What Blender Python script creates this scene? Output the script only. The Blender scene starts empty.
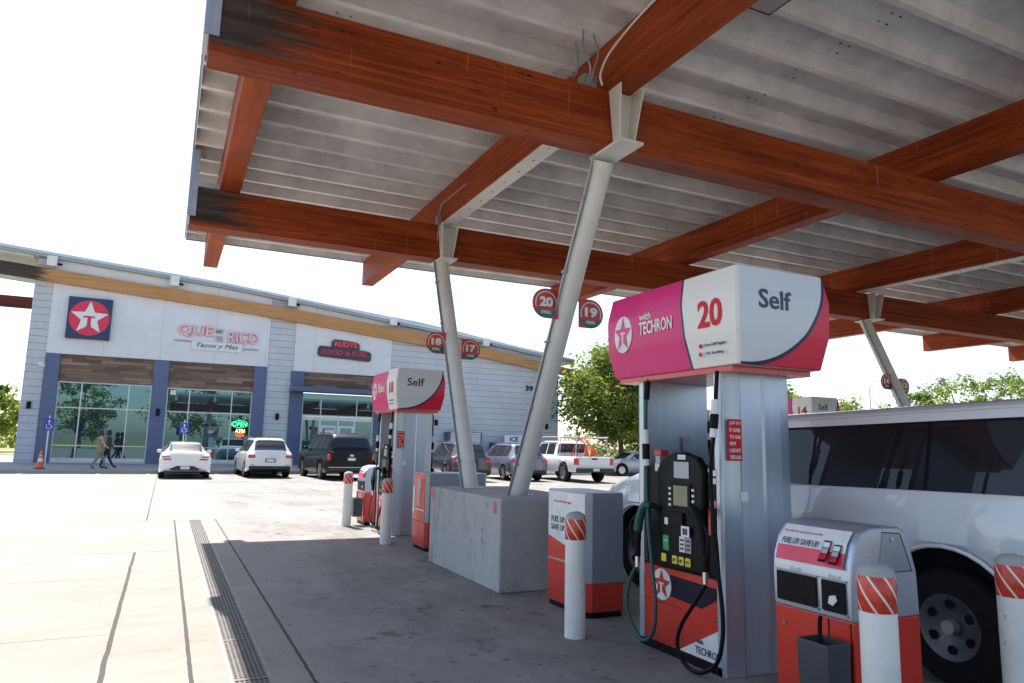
import bpy, bmesh, math, random
from mathutils import Vector, Matrix
R = math.radians
sc = bpy.context.scene
col = sc.collection
# ---------------------------------------------------------------- camera, world, sun, exposure
F_PX, YAW, PIT, ROL = 715.4, R(25.43), R(8.402), R(1.283)
fw = Vector((math.sin(YAW)*math.cos(PIT), math.cos(YAW)*math.cos(PIT), math.sin(PIT)))
r0 = Vector((math.cos(YAW), -math.sin(YAW), 0)); u0 = r0.cross(fw)
r2 = r0*math.cos(ROL) + u0*math.sin(ROL); u2 = -r0*math.sin(ROL) + u0*math.cos(ROL)
cd = bpy.data.cameras.new("camera"); cam = bpy.data.objects.new("camera", cd); col.objects.link(cam)
cam.matrix_world = Matrix(((r2.x, u2.x, -fw.x, 0), (r2.y, u2.y, -fw.y, 0), (r2.z, u2.z, -fw.z, 1.5), (0, 0, 0, 1)))
cd.sensor_width = 36; cd.lens = F_PX/1024*36; cd.clip_start = .05; cd.clip_end = 2000
sc.camera = cam
SUN = Vector((-.60, 3.45, 5.5)).normalized()
w = bpy.data.worlds.new("World"); sc.world = w; w.use_nodes = True
nt = w.node_tree; bg = nt.nodes['Background']
sky = nt.nodes.new('ShaderNodeTexSky'); sky.sky_type = 'NISHITA'; sky.sun_disc = False
sky.sun_elevation = math.asin(SUN.z); sky.sun_rotation = math.atan2(SUN.x, SUN.y)
sky.air_density = 1.0; sky.dust_density = 1.2; sky.ozone_density = 1.0
hs = nt.nodes.new('ShaderNodeHueSaturation'); hs.inputs['Saturation'].default_value = .95; hs.inputs['Value'].default_value = 1.0
nt.links.new(sky.outputs[0], hs.inputs['Color']); nt.links.new(hs.outputs[0], bg.inputs[0]); bg.inputs[1].default_value = .088
sd = bpy.data.lights.new("sun", 'SUN'); sd.energy = 3.6; sd.angle = R(.55); sd.color = (1, .96, .90)
so = bpy.data.objects.new("sun", sd); col.objects.link(so); so.rotation_euler = (-SUN).to_track_quat('-Z', 'Y').to_euler()
sc.view_settings.view_transform = 'Standard'; sc.view_settings.look = 'None'
sc.view_settings.gamma = 1; sc.view_settings.exposure = 1.66
sc.render.engine = 'CYCLES'
sc.cycles.max_bounces = 10; sc.cycles.diffuse_bounces = 5; sc.cycles.glossy_bounces = 4
random.seed(7)

# ---------------------------------------------------------------- helpers
class Sh:
    """small shader writer"""
    def __init__(s, name):
        s.m = bpy.data.materials.new(name); s.m.use_nodes = True
        s.t = s.m.node_tree; s.b = s.t.nodes['Principled BSDF']; s._o = None
    def link(s, a, b): s.t.links.new(a, b)
    def n(s, typ, **kw):
        nd = s.t.nodes.new(typ)
        for k, v in kw.items(): setattr(nd, k, v)
        return nd
    def co(s):
        if not s._o:
            tc = s.n('ShaderNodeTexCoord'); s._o = tc.outputs['Object']
            sp = s.n('ShaderNodeSeparateXYZ'); s.link(s._o, sp.inputs[0])
            s.x, s.y, s.z = sp.outputs
        return s._o
    def f(s, op, a, b=0.0, c=None):
        nd = s.n('ShaderNodeMath', operation=op)
        for i, v in enumerate((a, b) if c is None else (a, b, c)):
            if isinstance(v, (int, float)): nd.inputs[i].default_value = v
            else: s.link(v, nd.inputs[i])
        return nd.outputs[0]
    def noise(s, scale, detail=4, rough=.6, stretch=None, off=None):
        v = s.co()
        if stretch:
            mp = s.n('ShaderNodeMapping'); mp.inputs['Scale'].default_value = stretch
            if off: mp.inputs['Location'].default_value = off
            s.link(v, mp.inputs[0]); v = mp.outputs[0]
        nd = s.n('ShaderNodeTexNoise'); nd.inputs['Scale'].default_value = scale
        nd.inputs['Detail'].default_value = detail; nd.inputs['Roughness'].default_value = rough
        s.link(v, nd.inputs['Vector']); return nd.outputs['Fac']
    def ramp(s, v, stops):
        nd = s.n('ShaderNodeValToRGB'); e = nd.color_ramp.elements
        e[0].position, e[1].position = stops[0][0], stops[-1][0]
        e[0].color, e[1].color = [tuple(c) + (1,) if len(c) == 3 else c for c in (stops[0][1], stops[-1][1])]
        for p, c in stops[1:-1]:
            k = e.new(p); k.color = tuple(c) + (1,)
        s.link(v, nd.inputs[0]); return nd.outputs[0]
    def mix(s, fac, a, b):
        nd = s.n('ShaderNodeMix', data_type='RGBA')
        for i, v in ((0, fac), (6, a), (7, b)):
            if isinstance(v, (int, float)): nd.inputs[i].default_value = v
            elif isinstance(v, tuple): nd.inputs[i].default_value = v + (1,)
            else: s.link(v, nd.inputs[i])
        return nd.outputs[2]
    def step(s, v, edge, soft=.0):
        """0 below edge, 1 above"""
        nd = s.n('ShaderNodeMapRange'); nd.clamp = True
        nd.inputs[1].default_value = edge - soft - 1e-4; nd.inputs[2].default_value = edge + soft + 1e-4
        s.link(v, nd.inputs[0]); return nd.outputs[0]
    def col(s, c):
        if isinstance(c, tuple): s.b.inputs['Base Color'].default_value = c + (1,)
        else: s.link(c, s.b.inputs['Base Color'])
        return s
    def set(s, rough=.5, metal=0, spec=.5, coat=0):
        s.b.inputs['Roughness'].default_value = rough if isinstance(rough, (int, float)) else .5
        if not isinstance(rough, (int, float)): s.link(rough, s.b.inputs['Roughness'])
        s.b.inputs['Metallic'].default_value = metal; s.b.inputs['Specular IOR Level'].default_value = spec
        s.b.inputs['Coat Weight'].default_value = coat; s.b.inputs['Coat Roughness'].default_value = .05
        return s
    def bump(s, h, st=.3, d=.01):
        nd = s.n('ShaderNodeBump'); nd.inputs['Strength'].default_value = st; nd.inputs['Distance'].default_value = d
        s.link(h, nd.inputs['Height']); s.link(nd.outputs[0], s.b.inputs['Normal']); return s

def simple(name, c, rough=.5, metal=0, var=.12, scale=6, spec=.5, coat=0, bump=0, bs=60):
    s = Sh(name)
    nz = s.noise(scale, 5, .65)
    d = tuple(max(0, v*(1-var)) for v in c); l = tuple(min(1, v*(1+var)) for v in c)
    s.col(s.ramp(nz, [(.3, d), (.7, l)])).set(s.f('ADD', s.f('MULTIPLY', s.noise(scale*2.3, 5, .7), .22), max(.03, rough-.11)), metal, spec, coat)
    if bump: s.bump(s.noise(bs, 3), bump, .004)
    return s.m

def emis(name, c, st):
    s = Sh(name); s.col(tuple(v*.4 for v in c)); s.b.inputs['Emission Color'].default_value = c + (1,)
    s.b.inputs['Emission Strength'].default_value = st; return s.m

class MB:
    def __init__(s): s.v = []; s.f = []; s.m = []
    def add(s, vs, fs, mi=0):
        o = len(s.v); s.v += [tuple(v) for v in vs]
        for f in fs: s.f.append(tuple(i+o for i in f)); s.m.append(mi)
        return s
    def box(s, x0, x1, y0, y1, z0, z1, mi=0):
        return s.add([(x0,y0,z0),(x1,y0,z0),(x1,y1,z0),(x0,y1,z0),(x0,y0,z1),(x1,y0,z1),(x1,y1,z1),(x0,y1,z1)],
            [(0,3,2,1),(4,5,6,7),(0,1,5,4),(1,2,6,5),(2,3,7,6),(3,0,4,7)], mi)
    def cyl(s, a, b, ra, rb=None, n=20, mi=0, caps=True):
        a = Vector(a); b = Vector(b); rb = ra if rb is None else rb
        d = (b-a).normalized(); u = d.orthogonal().normalized(); v = d.cross(u)
        vs = [a + (u*math.cos(t)+v*math.sin(t))*ra for t in [2*math.pi*i/n for i in range(n)]]
        vs += [b + (u*math.cos(t)+v*math.sin(t))*rb for t in [2*math.pi*i/n for i in range(n)]]
        fs = [(i, (i+1) % n, n+(i+1) % n, n+i) for i in range(n)]
        if caps: fs += [tuple(range(n-1, -1, -1)), tuple(range(n, 2*n))]
        return s.add(vs, fs, mi)
    def poly(s, pts, o, u, v, depth, mi=0):
        """2D outline at origin o in axes u,v, extruded along u x v by depth"""
        o = Vector(o); u = Vector(u); v = Vector(v); nn = u.cross(v).normalized()
        n = len(pts)
        ar = sum(pts[i][0]*pts[(i+1) % n][1]-pts[(i+1) % n][0]*pts[i][1] for i in range(n))
        if ar < 0: pts = pts[::-1]
        a = [o + u*p[0] + v*p[1] for p in pts]; b = [p + nn*depth for p in a]
        fs = [tuple(range(n-1, -1, -1)), tuple(range(n, 2*n))] + [(i, (i+1) % n, n+(i+1) % n, n+i) for i in range(n)]
        return s.add(a+b, fs, mi)
    def tube(s, pts, r, n=10, mi=0, smooth=6):
        P = catmull(pts, smooth) if smooth else [Vector(p) for p in pts]
        rr = r if callable(r) else (lambda t: r)
        up = None; rings = []
        for i, p in enumerate(P):
            d = (P[min(i+1, len(P)-1)] - P[max(i-1, 0)])
            d = d.normalized() if d.length > 1e-9 else Vector((0, 0, 1))
            if up is None: up = d.orthogonal().normalized()
            up = (up - d*up.dot(d)); up = up.normalized() if up.length > 1e-6 else d.orthogonal().normalized()
            v = d.cross(up); q = rr(i/(len(P)-1))
            rings.append([p + (up*math.cos(2*math.pi*k/n) + v*math.sin(2*math.pi*k/n))*q for k in range(n)])
        return s.loft(rings, mi)
    def loft(s, rings, mi=0, caps=True, closed=True):
        n = len(rings[0]); vs = [p for rg in rings for p in rg]; fs = []
        for i in range(len(rings)-1):
            for k in range(n if closed else n-1):
                a, b = i*n+k, i*n+(k+1) % n; fs.append((a, b, b+n, a+n))
        if caps and closed: fs += [tuple(range(n-1, -1, -1)), tuple(range((len(rings)-1)*n, len(rings)*n))]
        return s.add(vs, fs, mi)
    def lathe(s, prof, o=(0,0,0), axis='Z', n=24, mi=0):
        o = Vector(o); rings = []
        for r_, h in prof:
            rg = []
            for k in range(n):
                t = 2*math.pi*k/n; c, q = math.cos(t)*r_, math.sin(t)*r_
                rg.append(o + (Vector((c, q, h)) if axis == 'Z' else Vector((h, c, q)) if axis == 'X' else Vector((q, h, c))))
            rings.append(rg)
        return s.loft(rings, mi)
    def build(s, name, mats, parent=None, smooth=False, bevel=0, seg=2, loc=None, fix=True):
        me = bpy.data.meshes.new(name); me.from_pydata(s.v, [], s.f)
        for m_ in (mats if isinstance(mats, (list, tuple)) else [mats]): me.materials.append(m_)
        me.polygons.foreach_set('material_index', s.m)
        if fix:
            bm = bmesh.new(); bm.from_mesh(me); bmesh.ops.recalc_face_normals(bm, faces=bm.faces); bm.to_mesh(me); bm.free()
        if smooth:
            me.polygons.foreach_set('use_smooth', [True]*len(me.polygons))
            me.set_sharp_from_angle(angle=R(smooth if smooth is not True else 40))
        me.update()
        o = bpy.data.objects.new(name, me); col.objects.link(o)
        if parent: o.parent = parent
        if loc: o.location = loc
        if bevel:
            md = o.modifiers.new('bevel', 'BEVEL'); md.width = bevel; md.segments = seg; md.limit_method = 'ANGLE'; md.angle_limit = R(40)
        return o

def catmull(pts, k):
    P = [Vector(p) for p in pts]; out = []
    Q = [2*P[0]-P[1]] + P + [2*P[-1]-P[-2]]
    for i in range(1, len(Q)-2):
        for j in range(k):
            t = j/k; a, b, c, d = Q[i-1], Q[i], Q[i+1], Q[i+2]
            out.append(.5*((2*b) + (c-a)*t + (2*a-5*b+4*c-d)*t*t + (3*b-a-3*c+d)*t**3))
    return out + [P[-1]]

def tag(o, label=None, cat=None, group=None, kind=None):
    if label: o['label'] = label
    if cat: o['category'] = cat
    if group: o['group'] = group
    if kind: o['kind'] = kind
    return o
def thing(name, label, cat, loc=(0,0,0), rz=0, group=None):
    o = bpy.data.objects.new(name, None); o.empty_display_size = .2; col.objects.link(o)
    o.location = loc; o.rotation_euler = (0, 0, rz); return tag(o, label, cat, group)
def copy_tree(o, parent=None):
    c = o.copy(); col.objects.link(c); c.parent = parent
    for ch in o.children: copy_tree(ch, c)
    return c

AX = {'-Y': (Vector((1,0,0)), Vector((0,0,1)), Vector((0,-1,0))), '-X': (Vector((0,-1,0)), Vector((0,0,1)), Vector((-1,0,0))),
      '+X': (Vector((0,1,0)), Vector((0,0,1)), Vector((1,0,0))), '+Y': (Vector((-1,0,0)), Vector((0,0,1)), Vector((0,1,0)))}
def text(s, mat, parent, centre, width, height, face='-Y', depth=.004, bold=0.0, axes=None, name='lettering', shear=0, space=1.0):
    cu = bpy.data.curves.new(name, 'FONT'); cu.body = s; cu.extrude = .5; cu.offset = bold; cu.shear = shear; cu.space_character = space
    cu.align_x = 'CENTER'; cu.resolution_u = 3
    t = bpy.data.objects.new(name, cu); me = bpy.data.meshes.new_from_object(t)
    bpy.data.objects.remove(t); bpy.data.curves.remove(cu)
    xs = [v.co.x for v in me.vertices]; ys = [v.co.y for v in me.vertices]
    x0, x1, y0, y1 = min(xs), max(xs), min(ys), max(ys)
    u, v, n = axes or AX[face]; c = Vector(centre)
    for q in me.vertices:
        q.co = c + u*((q.co.x-(x0+x1)/2)/(x1-x0)*width) + v*((q.co.y-(y0+y1)/2)/(y1-y0)*height) + n*(q.co.z*depth)
    me.materials.clear(); me.materials.append(mat)
    o = bpy.data.objects.new(name, me); col.objects.link(o)
    if parent: o.parent = parent
    return o
def circ(r, n=32, rx=None): return [((rx or r)*math.cos(2*math.pi*i/n), r*math.sin(2*math.pi*i/n)) for i in range(n)]
def star(r, inner=.43): return [((r if i % 2 == 0 else r*inner)*math.sin(math.pi*i/5), (r if i % 2 == 0 else r*inner)*math.cos(math.pi*i/5)) for i in range(10)]
TEE = [(-.30,.16),(.30,.16),(.30,-.02),(.24,.05),(.10,.05),(.10,-.46),(.16,-.52),(-.16,-.52),(-.10,-.46),(-.10,.05),(-.24,.05),(-.30,-.02)]
def logo(parent, c, r, face, disc, starm, tee, d=.004, rx=None, name='star_emblem'):
    u, v, n = AX[face]; c = Vector(c); k = (rx or r)/r
    mb = MB()
    mb.poly(circ(r, 40, rx), c, u, v, d, 0)
    mb.poly([(a*k, b) for a, b in star(r*.97)], c+n*(d+.0015), u, v, d*.5, 1)
    mb.poly([(a*r*.92*k, b*r*.86-.02*r) for a, b in TEE], c+n*(d*1.5+.003), u, v, d*.5, 2)
    return mb.build(name, [disc, starm, tee], parent)

# ---------------------------------------------------------------- materials
M = {}
def concrete(name, base, joints=False, stain=.5):
    s = Sh(name); s.co()
    big = s.noise(.35, 6, .62); mid = s.noise(2.3, 6, .7); fine = s.noise(45, 4, .7)
    b0 = tuple(v*.80 for v in base); b1 = tuple(min(1, v*1.1) for v in base)
    c = s.ramp(big, [(.3, b0), (.7, b1)])
    c = s.mix(s.f('MULTIPLY', s.step(mid, .60, .12), stain*.55), c, tuple(v*.55 for v in base))
    c = s.mix(s.f('MULTIPLY', s.step(s.noise(.9, 5, .75, (1, 3.2, 1), (5, 3, 0)), .60, .07), stain*.75), c, tuple(v*.36 for v in base))
    c = s.mix(s.f('MULTIPLY', s.step(s.noise(5.5, 3, .6, (1, 1.6, 1), (2, 8, 0)), .70, .03), stain), c, tuple(v*.22 for v in base))
    c = s.mix(s.f('MULTIPLY', s.step(fine, .62, .05), .25), c, tuple(v*.6 for v in base))
    if joints:
        slab_shade = s.step(s.x, .985, .0)  # cool cast of the canopy shade, put into the concrete colour past this joint
        mm = s.n('ShaderNodeMix', data_type='RGBA', blend_type='MULTIPLY'); s.link(slab_shade, mm.inputs[0]); s.link(c, mm.inputs[6]); mm.inputs[7].default_value = (1.0, 1.02, 1.06, 1); c = mm.outputs[2]
        oil = s.f('MULTIPLY', s.step(s.noise(.55, 6, .75, (1, .55, 1), (3, 1, 0)), .52, .12), s.step(s.x, 1.2, .3))
        c = s.mix(s.f('MULTIPLY', oil, .55), c, (.085, .082, .088))
        lt = s.f('MULTIPLY', s.step(s.noise(1.3, 6, .75, (1, .7, 1), (9, 2, 0)), .58, .06), s.step(s.x, 1.2, .3)); c = s.mix(s.f('MULTIPLY', lt, .45), c, (.33, .31, .29))
        drip = s.f('MULTIPLY', s.step(s.noise(3.2, 2, .5, None), .655, .03), s.step(s.noise(.7, 2, .5), .45, .1))
        drip = s.f('MULTIPLY', drip, s.step(s.x, 1.3, .4)); c = s.mix(s.f('MULTIPLY', drip, .6), c, (.05, .045, .045))
        gum = s.step(s.noise(11, 0, .5), .76, .012)
        gum = s.f('MULTIPLY', gum, s.f('ADD', .25, s.f('MULTIPLY', s.step(s.x, 1.0, .1), .75))); c = s.mix(s.f('MULTIPLY', gum, .55), c, (.07, .065, .06))
        wob = s.f('MULTIPLY', s.f('SUBTRACT', s.noise(1.6, 4, .7), .5), .03)
        wob2 = s.f('MULTIPLY', s.f('SUBTRACT', s.noise(9, 3, .7, None), .5), .016)
        def line(cx, co, hw, lo=None, hi=None, other=None, w_=wob2):
            d = s.f('ABSOLUTE', s.f('SUBTRACT', s.f('ADD', co, w_), cx))
            v = s.f('LESS_THAN', d, hw)
            if lo is not None: v = s.f('MULTIPLY', v, s.f('GREATER_THAN', other, lo))
            if hi is not None: v = s.f('MULTIPLY', v, s.f('LESS_THAN', other, hi))
            return v
        L = [line(.27, s.x, .014, None, 15.2, s.y), line(.985, s.x, .012, None, 15.2, s.y),
             line(-.25, s.x, .017, None, 11.05, s.y, wob), line(11.05, s.y, .012, None, .27, s.x), line(15.2, s.y, .013),
             line(6.55, s.y, .006, None, -.28, s.x, wob), line(9.1, s.y, .006, None, -.3, s.x, wob),
             line(10.4, s.y, .005, None, -.9, s.x, wob)]
        for k in range(2, 8): L.append(line(15.2+4.6*(k-1), s.y, .012))
        gx = s.f('ABSOLUTE', s.f('SUBTRACT', s.f('MODULO', s.f('ADD', s.x, 200.3), 4.6), 2.3))
        L.append(s.f('MULTIPLY', s.f('LESS_THAN', gx, .012), s.f('GREATER_THAN', s.y, 15.2)))
        gx2 = s.f('ABSOLUTE', s.f('SUBTRACT', s.f('MODULO', s.f('ADD', s.x, 202.5), 4.9), 2.3))
        L.append(s.f('MULTIPLY', s.f('MULTIPLY', s.f('LESS_THAN', gx2, .01), s.f('LESS_THAN', s.y, 15.2)), s.f('GREATER_THAN', s.x, 2.2)))
        tot = L[0]
        for l in L[1:]: tot = s.f('MAXIMUM', tot, l)
        c = s.mix(s.f('MULTIPLY', tot, .9), c, (.035, .03, .027))
    s.col(c).set(.82, 0, .3); s.bump(s.f('ADD', fine, s.f('MULTIPLY', mid, .6)), .35, .006)
    return s.m
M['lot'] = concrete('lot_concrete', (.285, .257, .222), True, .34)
M['walk'] = concrete('walk_concrete', (.40, .38, .36), False, .3)
M['planter'] = concrete('planter_concrete', (.42, .42, .41), False, .75)
def glulam(name, ax, cols, weather=False, lam=.038):
    s = Sh(name); s.co()
    st = (.55, 14, 14) if ax == 'X' else (14, .55, 14)
    g = s.noise(1.0, 6, .65, st); g2 = s.noise(3.0, 4, .7, tuple(v*1.6 for v in st))
    c = s.ramp(g, [(.28, cols[0]), (.5, cols[1]), (.72, cols[2])])
    c = s.mix(s.f('MULTIPLY', s.step(g2, .6, .08), .5), c, cols[0])
    big = s.noise(.8, 4, .6, (.8, 2.5, 3) if ax == 'X' else (2.5, .8, 3)); c = s.mix(s.f('MULTIPLY', s.step(big, .5, .14), .35), c, cols[2]); c = s.mix(s.f('MULTIPLY', s.step(s.noise(1.1, 5, .7, (1.2, 2, 5) if ax == 'X' else (2, 1.2, 5), (7, 3, 1)), .55, .1), .35), c, cols[0])
    # one board of the lamination to the next differs
    lay = s.f('FLOOR', s.f('DIVIDE', s.z, lam)); wn = s.n('ShaderNodeTexWhiteNoise', noise_dimensions='1D'); s.link(lay, wn.inputs['W'])
    c = s.mix(s.f('MULTIPLY', wn.outputs[0], .38), c, cols[2])
    fr = s.f('ABSOLUTE', s.f('SUBTRACT', s.f('FRACT', s.f('DIVIDE', s.z, lam)), .5))
    c = s.mix(s.f('MULTIPLY', s.step(fr, .455, .012), .7), c, tuple(v*.35 for v in cols[0]))
    kn = s.noise(2.2, 2, .5, (2.4, 5, 12) if ax == 'X' else (5, 2.4, 12))
    c = s.mix(s.f('MULTIPLY', s.step(kn, .73, .02), .8), c, tuple(v*.3 for v in cols[0]))
    if weather:
        q = s.f('ADD', s.x, s.f('MULTIPLY', s.f('SUBTRACT', s.noise(1.0, 5, .7, (.9, 3, 9)), .5), 2.2))
        k = s.f('SUBTRACT', 1.0, s.step(q, .72 if weather is True else weather, .30))
        k = s.f('MULTIPLY', k, s.step(s.f('ADD', s.z, s.f('MULTIPLY', g, .12)), 4.465, .02)) if weather is True else k
        c = s.mix(s.f('MULTIPLY', k, .95), c, s.ramp(g, [(.3, (.014, .012, .011)), (.7, (.075, .068, .062))]))
    drip = s.f('MULTIPLY', s.step(s.noise(1.0, 2, .5, (26, 26, .7)), .71, .02), s.step(s.noise(.9, 2, .5), .5, .08))
    c = s.mix(s.f('MULTIPLY', drip, .30), c, (.55, .42, .34))
    s.col(c).set(s.f('ADD', s.f('MULTIPLY', g, .35), .38), 0, .16); s.bump(s.f('ADD', g, s.f('MULTIPLY', s.step(fr, .46, .02), -.8)), .4, .006); return s.m
RED = ((.05, .006, .002), (.215, .028, .006), (.47, .10, .022))
M['beamX'] = glulam('glulam_long', 'X', RED, True)
M['beamY'] = glulam('glulam_cross', 'Y', RED)
M['band'] = glulam('glulam_store', 'X', ((.34, .15, .055), (.50, .24, .09), (.64, .36, .16)), -6.2)
M['deck'] = simple('galvanised_deck', (.68, .67, .66), .45, .12, .24, 1.4)
M['deckdark'] = simple('deck_screw', (.05, .05, .05), .5, .3)
M['paintsteel'] = simple('cream_steel_paint', (.68, .665, .64), .45, 0, .08, 3, bump=.1)
M['flash'] = simple('grey_flashing', (.40, .44, .50), .35, .6)
M['white'] = simple('white_gloss_plastic', (.74, .73, .70), .28, 0, .04)
M['whitepaint'] = None
s = Sh('bollard_paint'); n1 = s.noise(14, 5, .8, (1, 1, .45))
s.col(s.mix(s.f('MULTIPLY', s.step(n1, .66, .02), .6), s.ramp(s.noise(3, 4), [(.3, (.66, .64, .60)), (.7, (.80, .78, .74))]), (.16, .15, .14))).set(.5)
M['bollard'] = s.m
s = Sh('reflective_sleeve'); s.co()
an = s.f('ARCTAN2', s.y, s.x); u = s.f('FRACT', s.f('ADD', s.f('MULTIPLY', an, 7/6.2831853), s.f('MULTIPLY', s.z, 9.0)))
s.col(s.mix(s.f('MULTIPLY', s.f('LESS_THAN', u, .17), .9), s.ramp(s.noise(20), [(.35, (.50, .03, .012)), (.7, (.72, .06, .02))]), (.82, .74, .68))).set(.3, 0, .6)
M['sleeve'] = s.m
M['red'] = simple('pump_red', (.62, .030, .013), .32, 0, .08, 4, coat=.3)
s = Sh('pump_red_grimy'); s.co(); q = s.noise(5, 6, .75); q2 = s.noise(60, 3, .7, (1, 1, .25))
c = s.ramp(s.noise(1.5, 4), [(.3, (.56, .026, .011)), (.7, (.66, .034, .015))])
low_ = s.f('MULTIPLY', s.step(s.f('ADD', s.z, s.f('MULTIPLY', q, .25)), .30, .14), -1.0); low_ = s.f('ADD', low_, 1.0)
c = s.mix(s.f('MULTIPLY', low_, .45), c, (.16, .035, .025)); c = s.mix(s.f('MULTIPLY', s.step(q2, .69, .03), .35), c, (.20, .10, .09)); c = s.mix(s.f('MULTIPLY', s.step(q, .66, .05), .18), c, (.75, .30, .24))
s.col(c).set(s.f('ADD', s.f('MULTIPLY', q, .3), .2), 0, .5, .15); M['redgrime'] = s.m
M['redsign'] = simple('sign_red', (.50, .02, .02), .35, 0, .06)
M['grey_metal'] = simple('brushed_grey_metal', (.42, .46, .53), .30, .55, .10, 2.0)
M['grey_panel'] = simple('grey_bin_panel', (.30, .33, .37), .36, .35, .08, 3)
M['black'] = simple('black_plastic', (.005, .0055, .008), .45, 0, .2, spec=.14)
M['rubber'] = simple('black_rubber', (.005, .005, .006), .5, 0, .2, spec=.15)
M['tyre'] = simple('tyre_rubber', (.012, .012, .013), .8, 0, .25, 12, spec=.2)
M['green'] = simple('green_hose', (.003, .075, .058), .45, 0, .15)
M['navy'] = simple('navy_print', (.02, .025, .085), .35, 0, .05)
M['navyred'] = simple('dark_print', (.05, .05, .10), .35)
M['yellow'] = simple('yellow_button', (.75, .62, .05), .35)
M['greenlab'] = simple('green_label', (.01, .30, .12), .4)
M['pinklab'] = simple('pink_label', (.75, .12, .30), .4)
M['screen'] = simple('grey_green_screen', (.19, .20, .12), .12)
M['label'] = simple('white_label', (.72, .72, .70), .4)
M['greylabel'] = simple('grey_label', (.40, .36, .38), .4)
M['chrome'] = simple('bright_metal', (.62, .62, .62), .18, 1, .05)
M['rim'] = simple('alloy_rim', (.50, .50, .51), .3, .8, .05)
M['asphalt'] = simple('dark_asphalt', (.05, .05, .05), .9)
M['drain'] = simple('cast_drain_grate', (.13, .115, .10), .6, .4, .25, 9)
M['drainframe'] = simple('drain_frame', (.24, .22, .20), .6, .4, .2, 9)
M['trench'] = simple('drain_trench', (.012, .012, .012), .9)
M['orange'] = simple('orange_plastic', (.80, .12, .02), .4)
M['blueisa'] = simple('blue_sign', (.02, .05, .33), .4)
M['store_blue'] = simple('blue_metal_panel', (.10, .13, .235), .45, .1, .06, 1.5)
M['store_dark'] = simple('dark_blue_steel', (.085, .11, .20), .4, .2, .08)
M['alu'] = simple('aluminium_frame', (.55, .57, .60), .35, .5, .05)
M['fascia'] = simple('grey_fascia_metal', (.33, .35, .38), .4, .4, .06, 1)
M['stucco'] = None
s = Sh('light_wall_panel'); s.co()
jx = s.f('LESS_THAN', s.f('ABSOLUTE', s.f('SUBTRACT', s.f('MODULO', s.f('ADD', s.x, 100.0), 2.65), 1.3)), .02)
s.col(s.mix(s.f('MULTIPLY', jx, .35), s.ramp(s.noise(1.2, 5), [(.3, (.68, .67, .68)), (.7, (.75, .74, .75))]), (.35, .35, .36))).set(.6)
M['stucco'] = s.m
s = Sh('grey_lap_siding'); s.co()
fr = s.f('FRACT', s.f('DIVIDE', s.z, .36)); ln = s.step(fr, .93, .012)
jx = s.f('LESS_THAN', s.f('ABSOLUTE', s.f('SUBTRACT', s.f('MODULO', s.f('ADD', s.f('ADD', s.x, 100.0), s.f('MULTIPLY', s.f('FLOOR', s.f('DIVIDE', s.z, .36)), 1.37)), 3.6), 1.3)), .012)
s.col(s.mix(s.f('MULTIPLY', s.f('MAXIMUM', ln, s.f('MULTIPLY', jx, .5)), .75), s.ramp(s.noise(.9, 5), [(.3, (.50, .51, .54)), (.7, (.58, .59, .62))]), (.14, .145, .16))).set(.6)
s.bump(s.f('SUBTRACT', fr, s.f('MULTIPLY', ln, 1.0)), .6, .03)
M['siding'] = s.m
s = Sh('wood_plank_cladding'); s.co()
row = s.f('FLOOR', s.f('DIVIDE', s.z, .16)); wn = s.n('ShaderNodeTexWhiteNoise', noise_dimensions='2D')
cb = s.n('ShaderNodeCombineXYZ'); s.link(s.f('FLOOR', s.f('DIVIDE', s.f('ADD', s.x, s.f('MULTIPLY', row, .73)), 1.3)), cb.inputs[0]); s.link(row, cb.inputs[1]); s.link(cb.outputs[0], wn.inputs['Vector'])
c = s.ramp(s.f('ADD', s.f('MULTIPLY', wn.outputs[0], .7), s.f('MULTIPLY', s.noise(1, 5, .7, (1, 10, 20)), .4)), [(.2, (.10, .055, .035)), (.6, (.20, .12, .075)), (.95, (.33, .22, .15))])
c = s.mix(s.step(s.f('FRACT', s.f('DIVIDE', s.z, .16)), .93, .01), c, (.04, .025, .018))
s.col(c).set(.6); M['planks'] = s.m
def glassmat(name, tint, refl, rough=.01, gc=(.92, .95, 1)):
    s = Sh(name); s.col(tint).set(.6, 0, .2)
    g = s.n('ShaderNodeBsdfGlossy'); g.inputs['Roughness'].default_value = rough; g.inputs['Color'].default_value = gc + (1,)
    mx = s.n('ShaderNodeMixShader'); lw = s.n('ShaderNodeLayerWeight'); lw.inputs[0].default_value = .35
    s.link(s.f('ADD', refl, s.f('MULTIPLY', lw.outputs['Fresnel'], .45)), mx.inputs[0])
    s.link(s.b.outputs[0], mx.inputs[1]); s.link(g.outputs[0], mx.inputs[2])
    s.link(mx.outputs[0], s.t.nodes['Material Output'].inputs[0]); return s.m
M['store_glass'] = glassmat('store_window_glass', (.010, .022, .026), .20, .01, (.40, .70, .80))
M['car_glass'] = glassmat('car_window_glass', (.004, .005, .008), .03)
M['van_glass'] = glassmat('van_window_glass', (.003, .004, .006), .01)
def leafmat(name, a, b):
    s = Sh(name); s.col(s.ramp(s.noise(2.2, 3, .6), [(.3, a), (.7, b)])).set(.55, 0, .3)
    tr = s.n('ShaderNodeBsdfTranslucent'); tr.inputs['Color'].default_value = (b[0]*1.5, b[1]*1.5, b[2]*.7, 1)
    mx = s.n('ShaderNodeMixShader'); mx.inputs[0].default_value = .38
    s.link(s.b.outputs[0], mx.inputs[1]); s.link(tr.outputs[0], mx.inputs[2]); s.link(mx.outputs[0], s.t.nodes['Material Output'].inputs[0])
    return s.m
M['leafA'] = leafmat('leaf_dark', (.040, .072, .016), (.085, .135, .03))
M['leafB'] = leafmat('leaf_light', (.115, .16, .032), (.20, .24, .055))
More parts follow.
